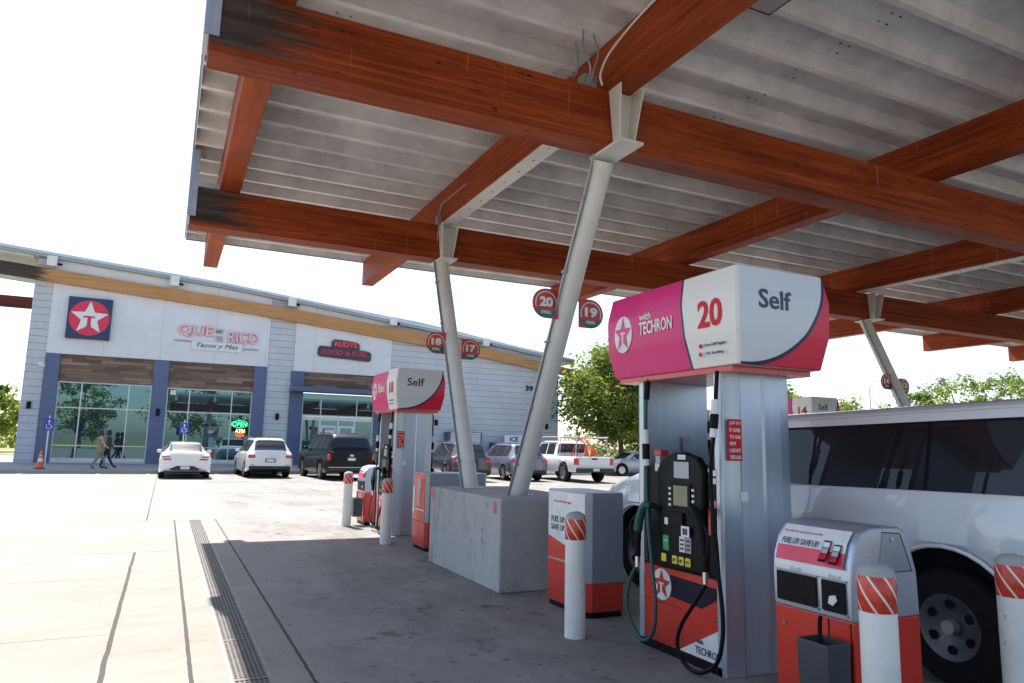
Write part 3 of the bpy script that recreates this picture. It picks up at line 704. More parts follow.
# ---- bins
M['poster'] = simple('poster_white', (.70, .70, .70), .35)
def phone(mb_par, c, w_, h_, axes):
    U, V, Nn = axes; c = Vector(c)
    k = MB(); k.poly([(-w_/2, -h_/2), (w_/2, -h_/2), (w_/2, h_/2), (-w_/2, h_/2)], c, U, V, .002, 0)
    for i, mi in enumerate((1, 2, 3)):
        z1 = h_*.42 - i*h_*.28; k.poly([(-w_*.42, z1-h_*.24), (w_*.42, z1-h_*.24), (w_*.42, z1), (-w_*.42, z1)], c+Nn*.0025, U, V, .001, mi)
    return k.build('phone_picture', [M['black'], M['label'], M['greylabel'], M['notice']], mb_par)
def flat_bin(cx, cy, w_, d_, style, label):
    t = thing('waste_bin', label, 'bin', (cx, cy, 0), 0, 'waste bins of the pump islands')
    sec = [(-w_/2, -d_/2+.04), (-w_/2+.05, -d_/2), (w_/2-.06, -d_/2), (w_/2, -d_/2+.1), (w_/2, d_/2-.1), (w_/2-.06, d_/2), (-w_/2+.05, d_/2), (-w_/2, d_/2-.04)]
    def pr_(z0, z1, nm, m_, ins=0, bev=.006):
        k = MB(); k.loft([[(x*(1-ins), y_*(1-ins), z) for x, y_ in sec] for z in (z0, z1)]); return k.build(nm, m_, t, bevel=bev)
    pr_(0, .05, 'foot', M['black'], .05)
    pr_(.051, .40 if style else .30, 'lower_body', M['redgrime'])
    up = pr_(.401 if style else .301, 1.10, 'upper_body', M['grey_panel'])
    U, V, Nn = AX['-X']; X = -w_/2-.001
    def p(h0, h1, z0, z1, mat, nm, o=0, par=up):
        k = MB(); k.poly([(h0, z0), (h1, z0), (h1, z1), (h0, z1)], (X-o, 0, 0), U, V, .003); return k.build(nm, mat, par)
    hh = d_/2-.045
    if style:
        ps = p(-hh, hh, .405, 1.085, M['red'], 'picture_panel')
        k = MB(); k.poly([(x, .78+z) for x, z in [(-.05, -.16), (.05, -.16), (.05, 0), (.09, .14), (.03, .24), (-.03, .24), (-.09, .14), (-.05, 0)]], (X-.004, 0, 0), U, V, .002); k.build('cup_picture', M['greylabel'], ps)
        p(-hh, -hh+.08, .5, .9, M['label'], 'white_text_block', .004, ps)
        p(-hh, hh, .56, .575, M['label'], 'white_line', .0045, ps)
    else:
        ps = p(-hh, hh, .46, 1.085, M['poster'], 'poster')
        k = MB(); k.poly([(-hh, .305), (hh, .305), (hh, .52), (-hh, .66)], (X-.0035, 0, 0), U, V, .001); k.build('red_sweep', M['red'], ps)
        p(-hh, hh, .436, .452, M['grey_metal'], 'trim', .005, ps)
        text('FUEL UP.', M['navyred'], ps, (X-.006, hh-.20, .82), .27, .055, '-X', .002, .01)
        text('SAVE UP.', M['navyred'], ps, (X-.006, hh-.20, .745), .27, .055, '-X', .002, .01)
        text('Pay with the app', M['notice'], ps, (X-.006, hh-.28, .99), .32, .025, '-X', .002)
        phone(ps, (X-.004, -.10, .74), .10, .28, AX['-X']); phone(ps, (X-.004, -.22, .80), .09, .25, AX['-X'])
    return t
flat_bin(3.72, 6.07, .44, .78, 0, 'grey and red bin with white FUEL UP SAVE UP poster between planter and pump 20')
flat_bin(3.92, 10.28, .98, .62, 1, 'bin with red picture panel between pump 18 and the concrete block')

def towel_bin(cx, cy, label, group='waste bins of the pump islands'):
    t = thing('towel_and_waste_bin', label, 'bin', (cx, cy, 0), 0, group)
    hd = .28
    prof = [(-.33, .60), (-.335, .80), (-.325, .90), (-.29, 1.0), (-.24, 1.065), (-.16, 1.095), (.07, 1.095), (.115, 1.075), (.165, .97), (.205, .84), (.215, .60)]
    MB().box(-.31, .20, -hd+.01, hd-.01, 0, .06).build('foot', M['black'], t)
    low = MB().box(-.325, .212, -hd, hd, .061, .60).build('lower_body', M['redgrime'], t, bevel=.008)
    k = MB(); k.box(-.329, -.326, -.115, -.109, .07, .59); k.box(-.329, -.326, -hd+.02, -hd+.024, .07, .59); k.build('door_gap', M['black'], low)
    k = MB(); k.cyl((-.326, .21, .50), (-.332, .21, .50), .012, n=12); k.build('lock', M['chrome'], low)
    # hood as a loft of its profile
    k = MB(); k.poly(prof, (0, hd, 0), (1,0,0), (0,0,1), 2*hd); hood = k.build('hood', M['grey_metal'], t, smooth=25, bevel=.008)
    k = MB(); k.poly([(-.12, .85), (.16, .85), (.075, 1.06), (-.07, 1.07)], (0, -hd-.001, 0), (1,0,0), (0,0,1), .0025)
    k.build('side_panel', M['grey_panel'], hood)
    k = MB()
    for a, b in (((-.12, .85), (.16, .85)), ((.16, .85), (.075, 1.06)), ((-.07, 1.07), (.075, 1.06))):
        k.tube([(a[0], -hd-.004, a[1]), (b[0], -hd-.004, b[1])], .0025, 6, smooth=0)
    k.build('panel_gap', M['black'], hood)
    k = MB(); k.cyl((.0, -hd-.003, 1.03), (.0, -hd-.012, 1.03), .012, n=12); k.build('lock', M['chrome'], hood)
    # openings
    for y0, y1, nm in ((-.05, .245, 'waste_opening'), (-.245, -.085, 'towel_opening')):
        k = MB(); k.box(-.346, -.3355, y0, y1, .635, .80); op = k.build(nm, M['rubber'], hood, bevel=.006)
        k = MB(); k.box(-.345, -.337, y0-.008, y1+.008, .623, .632); k.box(-.345, -.337, y0-.008, y1+.008, .803, .811); k.build('opening_rim', M['grey_panel'], hood)
    k = MB(); k.poly([(-.03, -.02), (.0, -.03), (.03, .0), (.02, .03), (-.02, .02)], (-.352, -.17, .70), *AX['-X'][:2], .006); k.build('paper_towel', M['label'], hood)
    text('Trash', M['label'], hood, (-.3375, .11, .825), .08, .022, '-X', .002); text('Towel', M['label'], hood, (-.3375, -.165, .825), .08, .022, '-X', .002)
    # poster on the sloping shoulder: curved strip following the profile
    seg = [(-.335, .865), (-.325, .90), (-.308, .95), (-.29, 1.0), (-.265, 1.035), (-.238, 1.067)]
    def strip(i0, i1, y0, y1, off, mat, nm, par):
        q = MB(); vs = []
        for (x, z) in seg[i0:i1]:
            vs += [(x-off, y1, z+off*.5), (x-off, y0, z+off*.5)]
        q.add(vs, [(2*i, 2*i+1, 2*i+3, 2*i+2) for i in range(i1-i0-1)]); return q.build(nm, mat, par)
    ps = strip(0, 6, -.235, .245, .010, M['poster'], 'poster', hood)
    strip(0, 3, -.235, .245, .0125, simple('poster_red', (.75, .05, .10), .35), 'poster_red_band', ps)
    ax = Vector((0,-1,0)), Vector((.50, 0, .866)), Vector((-.866, 0, .50))
    text('FUEL UP. SAVE UP.', M['navyred'], ps, (-.320, .075, .985), .27, .038, axes=ax, depth=.002, bold=.01)
    text('Pay with the app and save today', M['notice'], ps, (-.285, .08, 1.037), .28, .014, axes=ax, depth=.002)
    phone(ps, Vector((-.338, -.115, .955)), .05, .13, ax); phone(ps, Vector((-.338, -.185, .945)), .05, .12, ax)
    # squeegee bucket hung on the front
    bk = thing('squeegee_bucket', 'dark bucket hung on the ' + ('near bin with a handle sticking out' if cy < 5 else 'far sunlit bin beside pump 18'), 'bucket', (cx-.44, cy-.17, .16), 0, 'squeegee buckets')
    k = MB(); a = [(-.085, -.10), (.085, -.10), (.085, .10), (-.085, .10)]; b = [(-.09, -.105), (.09, -.105), (.09, .105), (-.09, .105)]
    k.loft([[(x*.96, y_*.96, 0) for x, y_ in a], [(x, y_, .34) for x, y_ in b], [(x*.88, y_*.9, .34) for x, y_ in b], [(x*.8, y_*.8, .03) for x, y_ in a]])
    k.build('tub', simple('bucket_plastic', (.045, .05, .06), .45), bk, smooth=30, bevel=.006)
    k = MB(); k.tube([(.0, .0, .1), (.0, .02, .38), (.0, .01, .46)], .012, 10, smooth=2); k.build('squeegee_handle', M['black'], bk, smooth=True)
    return t
towel_bin(3.76, 3.12, 'nearest bin with curved grey hood, trash and towel slots and red body')
towel_bin(3.76, 13.75, 'sunlit curved bin mostly hidden behind pump 18 and its hoses')

# ---------------------------------------------------------------- vehicles
def lerp_table(tab, y, i):
    if y <= tab[0][0]: return tab[0][i]
    for a, b in zip(tab, tab[1:]):
        if y <= b[0]:
            t_ = (y-a[0])/(b[0]-a[0]); t_ = t_*t_*(3-2*t_)*.35 + t_*.65
            return a[i] + (b[i]-a[i])*t_
    return tab[-1][i]
def paint(name, c, rough=.28, metal=.0): s = Sh(name); s.col(s.ramp(s.noise(1.5, 4), [(.3, tuple(v*.93 for v in c)), (.7, c)])).set(rough, metal, .5, 1.0); return s.m
class Car:
    """tab rows: y, z top, z shoulder, half width lower, half width shoulder, half width top, z bottom"""
    def __init__(s, tab, wheels, rw, ra, drop=.06, lowdark=False):
        s.tab, s.wheels, s.rw, s.ra, s.drop = tab, wheels, rw, ra, drop; s.L = tab[-1][0]; s.k = 1
    def ring(s, y):
        zt, zs, wl, ws, wt, zb = [lerp_table(s.tab, y, i) for i in range(1, 7)]
        for yw in s.wheels:
            d = abs(y-yw)
            if d < s.ra: zb = max(zb, s.rw + math.sqrt(s.ra**2-d*d))
        wm = max(wl, ws)*1.012; zb1 = zb+.05
        dr = min(s.drop, (zt-zs)*.5)
        zm = min(max((.45+zs)/2, s.rw+s.ra+.035), zs-.02)
        return [(0, zb), (wl*.97, zb), (wl, min(zb1, zm-.01)), (wm, zm), (ws*1.004, zs-.03), (ws*.985, zs), (wt, zt-dr), (wt*.93, zt-dr*.45), (wt*.78, zt-dr*.12), (0, zt)]
    def P(s, y, t, off=0):
        r_ = s.ring(y); i = min(int(t), len(r_)-2); f_ = t-i
        a, b = r_[i], r_[i+1]; x = a[0]+(b[0]-a[0])*f_; z = a[1]+(b[1]-a[1])*f_
        nx, nz = (b[1]-a[1]), -(b[0]-a[0]); l = math.hypot(nx, nz) or 1
        return Vector((x+nx/l*off, y, z+nz/l*off))
    def body(s, par, mats):
        ys = {0.0, s.L}; y = 0
        while y < s.L: ys.add(round(y, 3)); y += .12
        for yw in s.wheels:
            for i in range(-12, 13): ys.add(round(yw + s.ra*math.sin(math.pi/2*i/12), 4))
            ys.add(round(yw-s.ra-.004, 4)); ys.add(round(yw+s.ra+.004, 4))
        for row in s.tab: ys.add(row[0])
        ys = sorted(q for q in ys if 0 <= q <= s.L); mb = MB(); rings = []
        for y in ys:
            r_ = s.ring(y); rings.append([(x, y, z) for x, z in r_] + [(-x, y, z) for x, z in r_[-2:0:-1]])
        mb.loft(rings, 0); n = len(rings[0])
        cnt = 0
        for i in range(len(rings)-1):
            for k in range(n):
                if k in (0, n-1): mb.m[cnt] = 1
                cnt += 1
        return mb.build('body', mats, par, smooth=32)
    def patch(s, name, mat, par, y0, y1, t0, t1, off=.006, side=(1, -1), ny=8, nt=3, slant0=0, slant1=0, one=True):
        out = None
        for sx in side:
            mb = MB(); vs = []
            for i in range(ny+1):
                for j in range(nt+1):
                    f_ = j/nt; a = y0+slant0*f_; b = y1+slant1*f_
                    p = s.P(a+(b-a)*i/ny, t0+(t1-t0)*f_, off); vs.append((p.x*sx, p.y, p.z))
            mb.add(vs, [(i*(nt+1)+j, i*(nt+1)+j+1, (i+1)*(nt+1)+j+1, (i+1)*(nt+1)+j) for i in range(ny) for j in range(nt)])
            out = mb.build(name, mat, par, smooth=60)
        return out
    def across(s, name, mat, par, y0, y1, t0, off=.006, ny=6):
        """pane that spans both sides of the top surface (windscreen, rear window)"""
        mb = MB(); vs = []; T = [t0, 7, 8, 9]; n = 7
        for i in range(ny+1):
            y = y0+(y1-y0)*i/ny; row = [s.P(y, min(t_, 8.999), 0)for t_ in T]
            dz = off
            row = [Vector((p.x, p.y + (-off if y0 < s.L/2 else off), p.z+dz)) for p in row]
            full = row + [Vector((-p.x, p.y, p.z)) for p in row[-2::-1]]; vs += full
        mb.add(vs, [(i*n+j, i*n+j+1, (i+1)*n+j+1, (i+1)*n+j) for i in range(ny) for j in range(n-1)])
        return mb.build(name, mat, par, smooth=60)
def wheel(par, x, y, r_, wd, rimr, steel=False, sx=1):
    pr_ = [(rimr*.98, -wd/2+.02), (rimr, -wd/2), (r_*.93, -wd/2), (r_*.985, -wd/2+.025), (r_, -wd/2+.06), (r_, wd/2-.06), (r_*.985, wd/2-.025), (r_*.93, wd/2), (rimr, wd/2), (rimr*.98, wd/2-.02)]
    mb = MB(); mb.lathe(pr_, (x, y, r_), 'X', 36); mb.f = mb.f[:-2]; mb.m = mb.m[:-2]; tw = mb.build('wheel', M['tyre'], par, smooth=40)
    k = MB(); xo = x + sx*(wd/2-.035)
    if steel:
        k.lathe([(0, .0), (.055, .0), (.06, -.02), (rimr*.55, -.012), (rimr*.8, .012), (rimr*.93, .03), (rimr*1.0, .034), (rimr*1.0, .0), (0, -.03)] if sx > 0 else
                [(0, -.0), (.055, -.0), (.06, .02), (rimr*.55, .012), (rimr*.8, -.012), (rimr*.93, -.03), (rimr*1.0, -.034), (rimr*1.0, -.0), (0, .03)], (xo, y, r_), 'X', 36)
        for i in range(6):
            a = 2*math.pi*(i+.5)/6; c = Vector((xo+sx*.010, y+math.cos(a)*rimr*.70, r_+math.sin(a)*rimr*.70))
            k.cyl(c, c+Vector((sx*.006, 0, 0)), rimr*.15, n=16, mi=1)
        k.cyl((xo, y, r_), (xo+sx*.05, y, r_), .045, n=16, mi=2)
        k.build('rim', [simple('steel_rim', (.13, .135, .15), .4, .5), M['rubber'], M['rim']], tw, smooth=35)
    else:
        k.lathe([(rimr*.90, 0), (rimr, .02*sx), (rimr, -.02*sx), (rimr*.9, -.03*sx)], (xo, y, r_), 'X', 28)
        k.cyl((xo-sx*.012, y, r_), (xo-sx*.02, y, r_), rimr*.95, n=24, mi=1)
        for i in range(10):
            a = 2*math.pi*i/10; c = math.cos(a); q = math.sin(a)
            k.add([(xo, y+c*.02-q*.02, r_+q*.02+c*.02), (xo, y+c*.02+q*.02, r_+q*.02-c*.02), (xo+sx*.01, y+c*rimr*.95+q*.016, r_+q*rimr*.95-c*.016), (xo+sx*.01, y+c*rimr*.95-q*.016, r_+q*rimr*.95+c*.016)], [(0,1,2,3)])
        k.cyl((xo, y, r_), (xo+sx*.015, y, r_), .05, n=12)
        k.build('rim', [M['rim'], M['rubber']], tw, smooth=35)
def mbx(name, mat, par, *b, bevel=.01):
    return MB().box(*b).build(name, mat, par, bevel=bevel)
M['lampred'] = simple('tail_lamp_red', (.55, .012, .015), .15, 0, .15, 30, coat=1)
M['plate'] = simple('licence_plate', (.70, .70, .68), .4)
M['darktrim'] = simple('dark_trim', (.02, .021, .023), .5)
SEDAN = [(0, .93, .90, .80, .80, .64, .30), (.05, 1.0, .93, .88, .85, .66, .27), (.18, 1.035, .955, .92, .88, .66, .24), (.62, 1.05, .96, .93, .90, .62, .22), (1.02, 1.20, .965, .93, .90, .60, .22), (1.55, 1.39, .96, .93, .90, .57, .2), (2.3, 1.43, .94, .93, .90, .58, .2), (2.85, 1.36, .93, .93, .90, .60, .2), (3.55, 1.0, .92, .93, .89, .66, .2), (4.3, .86, .80, .91, .84, .66, .22), (4.62, .72, .66, .84, .76, .60, .25), (4.72, .60, .55, .70, .66, .5, .3)]
SUV = [(0, 1.0, .97, .82, .80, .66, .36), (.05, 1.10, 1.0, .89, .86, .66, .33), (.13, 1.19, 1.02, .92, .88, .66, .30), (.30, 1.42, 1.03, .93, .90, .62, .27), (.46, 1.60, 1.03, .93, .90, .60, .25), (.75, 1.66, 1.03, .93, .90, .61, .25), (2.5, 1.67, 1.01, .93, .90, .63, .25), (2.95, 1.58, 1.0, .93, .90, .64, .25), (3.6, 1.12, .99, .93, .88, .70, .25), (4.3, 1.0, .92, .92, .84, .70, .27), (4.55, .86, .80, .84, .78, .66, .3), (4.65, .70, .65, .72, .68, .5, .34)]
BIG = [(0, 1.15, 1.10, .90, .88, .72, .42), (.06, 1.22, 1.14, .98, .94, .74, .38), (.16, 1.42, 1.18, 1.0, .97, .74, .34), (.30, 1.75, 1.19, 1.01, .98, .73, .30), (.46, 1.87, 1.19, 1.01, .98, .72, .3), (.8, 1.92, 1.19, 1.01, .98, .73, .3), (3.1, 1.92, 1.17, 1.01, .98, .74, .3), (3.55, 1.80, 1.16, 1.01, .98, .75, .3), (4.2, 1.30, 1.15, 1.0, .96, .80, .3), (5.0, 1.18, 1.08, .99, .92, .78, .32), (5.25, 1.0, .94, .92, .86, .7, .34), (5.33, .8, .76, .8, .78, .6, .4)]
def small_vehicle(kind, label, cat, loc, rz, pm, group='vehicles parked nose-in by the shop', back=True):
    tab, rw, yw, name = {'sedan': (SEDAN, .335, (.95, 3.75), 'sedan'), 'suv': (SUV, .35, (.92, 3.65), 'suv'), 'big': (BIG, .40, (1.12, 4.15), 'large_suv')}[kind]
    c = Car(tab, yw, rw, rw+.055, .07)
    t = thing(name, label, cat, loc, rz, group); bd = c.body(t, [pm, M['darktrim']])
    W = max(r_[3] for r_ in tab)
    for y in yw:
        for sx in (-1, 1): wheel(t, sx*(W-.115), y, rw, .22, rw*.66, sx=sx)
    if kind == 'sedan':
        c.patch('side_window', M['car_glass'], t, 1.12, 1.9, 5.12, 5.9, slant0=.28, ny=6); c.patch('side_window', M['car_glass'], t, 1.96, 3.2, 5.12, 5.9, slant1=-.42, ny=8)
        c.across('rear_window', M['car_glass'], t, .70, 1.42, 6.3); c.across('windscreen', M['car_glass'], t, 2.95, 3.5, 6.3)
        for sx in (-1, 1):
            mbx('tail_light', M['lampred'], t, *sorted((sx*.50, sx*.80)), -.012, .05, .715, .775, bevel=.008)
            mbx('tail_light', M['lampred'], t, *sorted((sx*.55, sx*.83)), -.012, .08, .815, .86, bevel=.008)
            mbx('exhaust', M['chrome'], t, *sorted((sx*.50, sx*.76)), -.02, .05, .33, .375)
        k = MB(); k.poly([(-.75, .31), (.75, .31), (.72, .36), (.45, .42), (.30, .50), (-.30, .50), (-.45, .42), (-.72, .36)], (0, .003, 0), (1,0,0), (0,0,1), .012); k.build('diffuser', M['darktrim'], t)
        mbx('licence_plate', M['plate'], t, -.16, .16, -.022, -.010, .37, .485, bevel=.003)
    else:
        zs = tab[3][2]
        wy = .62 if kind == 'suv' else .55
        ends = (2.72, 3.35) if kind == 'suv' else (3.3, 4.0)
        mid = (wy+ends[1])/2
        c.patch('side_window', M['car_glass'], t, wy-.12, wy+.42, 5.12, 5.92, slant0=.06, ny=5); c.patch('side_window', M['car_glass'], t, wy+.48, wy+1.36, 5.12, 5.92, ny=6)
        c.patch('side_window', M['car_glass'], t, wy+1.42, ends[1], 5.12, 5.92, slant1=ends[0]-ends[1]+.06, ny=8)
        c.across('rear_window', M['car_glass'], t, .10 if kind == 'suv' else .12, .42 if kind == 'suv' else .40, 6.25)
        c.across('windscreen', M['car_glass'], t, ends[0]+.15, ends[1]+.12, 6.3)
        zl = .95 if kind == 'suv' else 1.08
        for sx in (-1, 1):
            if kind == 'suv': mbx('tail_light', M['lampred'], t, *sorted((sx*.60, sx*.89)), -.012, .14, zl-.13, zl-.0, bevel=.02)
            else: mbx('tail_light', M['lampred'], t, *sorted((sx*.86, sx*.985)), -.012, .12, zl-.27, zl-.02, bevel=.03)
            mbx('reflector', M['lampred'], t, *sorted((sx*.6, sx*.78)), -.014, .02, .53, .56)
        bt = .50 if kind == 'suv' else .58
        mbx('rear_bumper', M['darktrim'], t, -W*.90, W*.90, -.04, .10, .36, bt, bevel=.03)
        pf = mbx('licence_plate', M['darktrim'], t, -.20, .20, -.016, -.004, zl-.30, zl-.14, bevel=.003); mbx('plate_face', M['plate'], pf, -.155, .155, -.021, -.017, zl-.275, zl-.165, bevel=.002)
        k = MB(); k.poly(circ(.045, 16, .09), (0, -.006, zl-.07), (1,0,0), (0,0,1), .008); k.build('badge', M['chrome'], t)
        if kind == 'big': mbx('chrome_strip', M['chrome'], t, -.95, .95, -.048, -.041, .52, .545, bevel=.003)
        for sx in (-1, 1): MB().tube([(sx*.66, .8, tab[5][1]-.01), (sx*.66, 1.4, tab[5][1]+.03), (sx*.66, 2.4, tab[5][1]+.03), (sx*.66, 2.7, tab[5][1]-.02)], .018, 8).build('roof_rail', M['darktrim'], t, smooth=True)
    ym = yw[1]-.75
    for sx in (-1, 1):
        k = MB(); p = c.P(ym, 5.1); k.box(*sorted((sx*(p.x+.02), sx*(p.x+.20))), ym-.04, ym+.06, p.z, p.z+.13); k.build('door_mirror', [pm], t, bevel=.03)
        for q in (ym-.25, ym-1.15):
            k = MB(); p = c.P(q, 4.0); k.box(*sorted((sx*(p.x+.004), sx*(p.x+.03))), q-.02, q+.14, p.z-.04, p.z-.015); k.build('door_handle', [pm], t, bevel=.006)
    mbx('front_bumper', M['darktrim'], t, -W*.7, W*.7, c.L-.12, c.L+.03, .32, .5, bevel=.03)
    for sx in (-1, 1): mbx('headlight', M['chrome'], t, *sorted((sx*W*.55, sx*W*.86)), c.L-.30, c.L-.06, tab[-2][1]-.20, tab[-2][1]-.06, bevel=.03)
    MB().tube([(0, tab[5][0]+.1, tab[5][1]-.03), (0, tab[5][0]-.02, tab[5][1]+.09)], .012, 6, smooth=2).build('antenna', M['darktrim'], t)
    return t
small_vehicle('sedan', 'low white sedan with twin red tail lights parked before the shop window', 'car', (.76, 30.9, 0), R(0), paint('white_car_paint', (.80, .79, .77)))
small_vehicle('suv', 'white SUV with dark lower bumper parked right of the white sedan', 'car', (4.0, 31.6, 0), R(2), paint('white_suv_paint', (.78, .78, .77)))
small_vehicle('big', 'big black SUV parked in front of the shop doors', 'car', (6.95, 29.7, 0), R(4), simple('black_car_paint', (.003, .004, .006), .3, 0, .1, 2, spec=.25, coat=.15))
small_vehicle('suv', 'dark teal SUV almost hidden behind pump 18', 'car', (9.2, 29.9, 0), 0, paint('teal_car_paint', (.012, .045, .05)))
small_vehicle('suv', 'dark grey SUV seen behind the slanting leg signed 18 and 17', 'car', (11.85, 28.6, 0), R(-3), paint('grey_car_paint', (.03, .028, .032)))
small_vehicle('suv', 'silver blue SUV seen behind the slanting leg signed 20 and 19', 'car', (14.75, 28.9, 0), R(-2), paint('silver_blue_paint', (.14, .155, .21), .28, .3))
small_vehicle('sedan', 'silver car side-on beyond the white pickup, nose pointing left', 'car', (27.6, 35.4, 0), R(84), paint('silver_paint', (.40, .40, .42), .28, .4), group=None)

# pickup truck with ladder rack
def pickup():
    t = thing('pickup_truck', 'white pickup with ladder rack and orange gear in its bed', 'pickup truck', (17.4, 27.7, 0), R(-1), 'vehicles parked nose-in by the shop')
    pm = paint('white_truck_paint', (.76, .75, .73))
    tab = [(0, 1.12, 1.10, .93, .92, .88, .48), (.04, 1.16, 1.13, .97, .96, .90, .46), (1.88, 1.16, 1.13, .99, .97, .90, .46), (1.93, 1.16, 1.13, .99, .97, .90, .40), (2.02, 1.75, 1.14, .99, .96, .74, .36), (2.2, 1.86, 1.14, .99, .96, .74, .36), (3.6, 1.86, 1.13, .99, .96, .76, .36), (3.85, 1.76, 1.12, .99, .96, .78, .36), (4.4, 1.28, 1.12, .98, .94, .82, .36), (5.35, 1.14, 1.05, .97, .90, .78, .4), (5.6, .95, .9, .9, .84, .7, .44), (5.68, .75, .72, .8, .78, .6, .5)]
    c = Car(tab, (1.15, 4.75), .42, .48, .07); c.body(t, [pm, M['darktrim']])
    for y in (1.15, 4.75):
        for sx in (-1, 1): wheel(t, sx*.87, y, .42, .26, .27, sx=sx)
    c.patch('side_window', M['car_glass'], t, 2.16, 2.92, 5.12, 5.9, slant0=.06, ny=5); c.patch('side_window', M['car_glass'], t, 3.0, 4.15, 5.12, 5.9, slant1=-.4, ny=6)
    c.across('rear_window', M['car_glass'], t, 1.955, 2.015, 6.2)
    mbx('bed_floor', M['darktrim'], t, -.80, .80, .08, 1.85, 1.155, 1.175)
    mbx('rear_bumper', M['darktrim'], t, -.95, .95, -.16, .02, .46, .64, bevel=.02)
    for sx in (-1, 1): mbx('tail_light', M['lampred'], t, *sorted((sx*.80, sx*.985)), -.014, .16, .78, 1.08, bevel=.02)
    mbx('licence_plate', M['plate'], t, -.16, .16, -.175, -.162, .52, .63, bevel=.003)
    mbx('tailgate_handle', M['black'], t, -.14, .14, -.016, .0, 1.02, 1.09)
    k = MB(); r_ = .022
    for y in (.25, 1.75):
        for sx in (-.84, .84): k.cyl((sx, y, 1.15), (sx*.93, y, 2.0), r_, n=8)
        k.cyl((-.8, y, 2.0), (.8, y, 2.0), r_, n=8)
    for sx in (-.78, .78): k.cyl((sx, .1, 2.03), (sx, 4.0, 2.03), r_, n=8)
    for sx in (-.78, .78): k.cyl((sx*1.0, 3.9, 1.8), (sx, 3.9, 2.03), r_, n=8)
    k.build('ladder_rack', M['alu'], t)
    return t
pickup()
l = thing('step_ladder', 'orange stepladder leaning in the bed of the white pickup', 'ladder', (17.75, 28.6, 1.18), R(20))
k = MB()
for s_ in (-.2, .2): k.cyl((s_, -.4, 0), (s_*.7, .55, .85), .03, n=8); k.cyl((s_, 1.0, 0), (s_*.7, .55, .85), .02, n=8)
for q in (.15, .35, .55, .75): k.box(-.2, .2, -.4+q*.95-.04, -.4+q*.95+.04, q*.85-.01, q*.85+.01)
k.build('rails', M['orange'], l)
for i, (x, y) in enumerate(((17.15, 28.0), (17.5, 28.05))):
    cc = thing('traffic_cone', ('left' if i == 0 else 'right') + ' one of two orange cones standing in the pickup bed', 'traffic cone', (x, y, 1.176), 0, 'cones in the pickup bed')
    MB().lathe([(.13, 0), (.03, .52), (.02, .52), (.0, .52)], n=16).build('body', M['orange'], cc, smooth=True)
    MB().lathe([(.082, .24), (.058, .34), (.056, .34), (.08, .24)], n=16).build('white_collar', M['label'], cc, smooth=True)

# white passenger van
def van():
    t = thing('passenger_van', 'long white passenger van with a dark window band beside pump 20', 'van', (5.80, 2.12, 0), R(0))
    pm = paint('van_white_paint', (.80, .80, .82), .22)
    tab = [(0, 1.82, 1.24, .92, .90, .74, .45), (.06, 1.88, 1.26, .98, .96, .80, .42), (.4, 1.915, 1.27, 1.0, .985, .84, .40), (2.6, 1.865, 1.245, 1.005, .99, .85, .36), (3.9, 1.82, 1.23, 1.005, .985, .85, .36), (4.25, 1.74, 1.235, 1.0, .975, .84, .36), (4.85, 1.27, 1.18, .99, .96, .84, .36), (5.25, 1.16, 1.08, .97, .92, .80, .4), (5.47, 1.04, .96, .92, .86, .74, .42), (5.55, .85, .80, .8, .76, .66, .45)]
    c = Car(tab, (1.12, 4.62), .375, .515, .085); b = c.body(t, [pm, M['darktrim']])
    for y in (1.12, 4.62):
        for sx in (-1, 1):
            wheel(t, sx*.865, y, .375, .24, .212, True, sx)
            k = MB(); pts = []
            for i in range(21):
                a = math.pi*(-.06+1.12*i/20); yy = y-math.cos(a)*.527; zz = .375+math.sin(a)*.527
                pts.append((sx*(1.012), yy, zz))
            k.tube(pts, .015, 8, smooth=0); k.build('wheel_arch_lip', pm, t, smooth=True)
    for y0, y1, nm in ((.16, 1.22, 'side_window'), (1.25, 2.22, 'side_window'), (2.25, 3.12, 'side_window')):
        c.patch(nm, M['van_glass'], t, y0, y1, 5.0, 5.85, ny=8)
    c.patch('door_window', M['van_glass'], t, 3.2, 4.35, 5.02, 5.85, slant1=-.34, ny=8)
    c.patch('window_gasket', M['rubber'], t, .12, 3.16, 4.97, 5.89, off=.003, ny=10)
    c.across('windscreen', M['van_glass'], t, 4.2, 4.78, 6.3)
    # rain gutter and body crease
    for sx in (-1, 1):
        pts = [c.P(.1+i*.3, 6.05, .012) for i in range(14)]; k = MB(); k.tube([(p.x*sx, p.y, p.z) for p in pts], .011, 6, smooth=0); k.build('rain_gutter', pm, t)
        k = MB(); p = c.P(4.25, 5.0); k.box(*sorted((sx*(p.x+.03), sx*(p.x+.22))), 4.2, 4.3, 1.2, 1.48); k.build('door_mirror', M['black'], t, bevel=.03)
        mbx('headlight', M['chrome'], t, *sorted((sx*.55, sx*.86)), 5.42, 5.52, .74, .90)
        mbx('tail_light', M['lampred'], t, *sorted((sx*.82, sx*.96)), -.01, .04, .9, 1.25)
    mbx('front_bumper', M['chrome'], t, -.92, .92, 5.5, 5.66, .42, .6, bevel=.03); mbx('rear_bumper', M['chrome'], t, -.92, .92, -.14, .02, .44, .58, bevel=.03)
    return t
van()

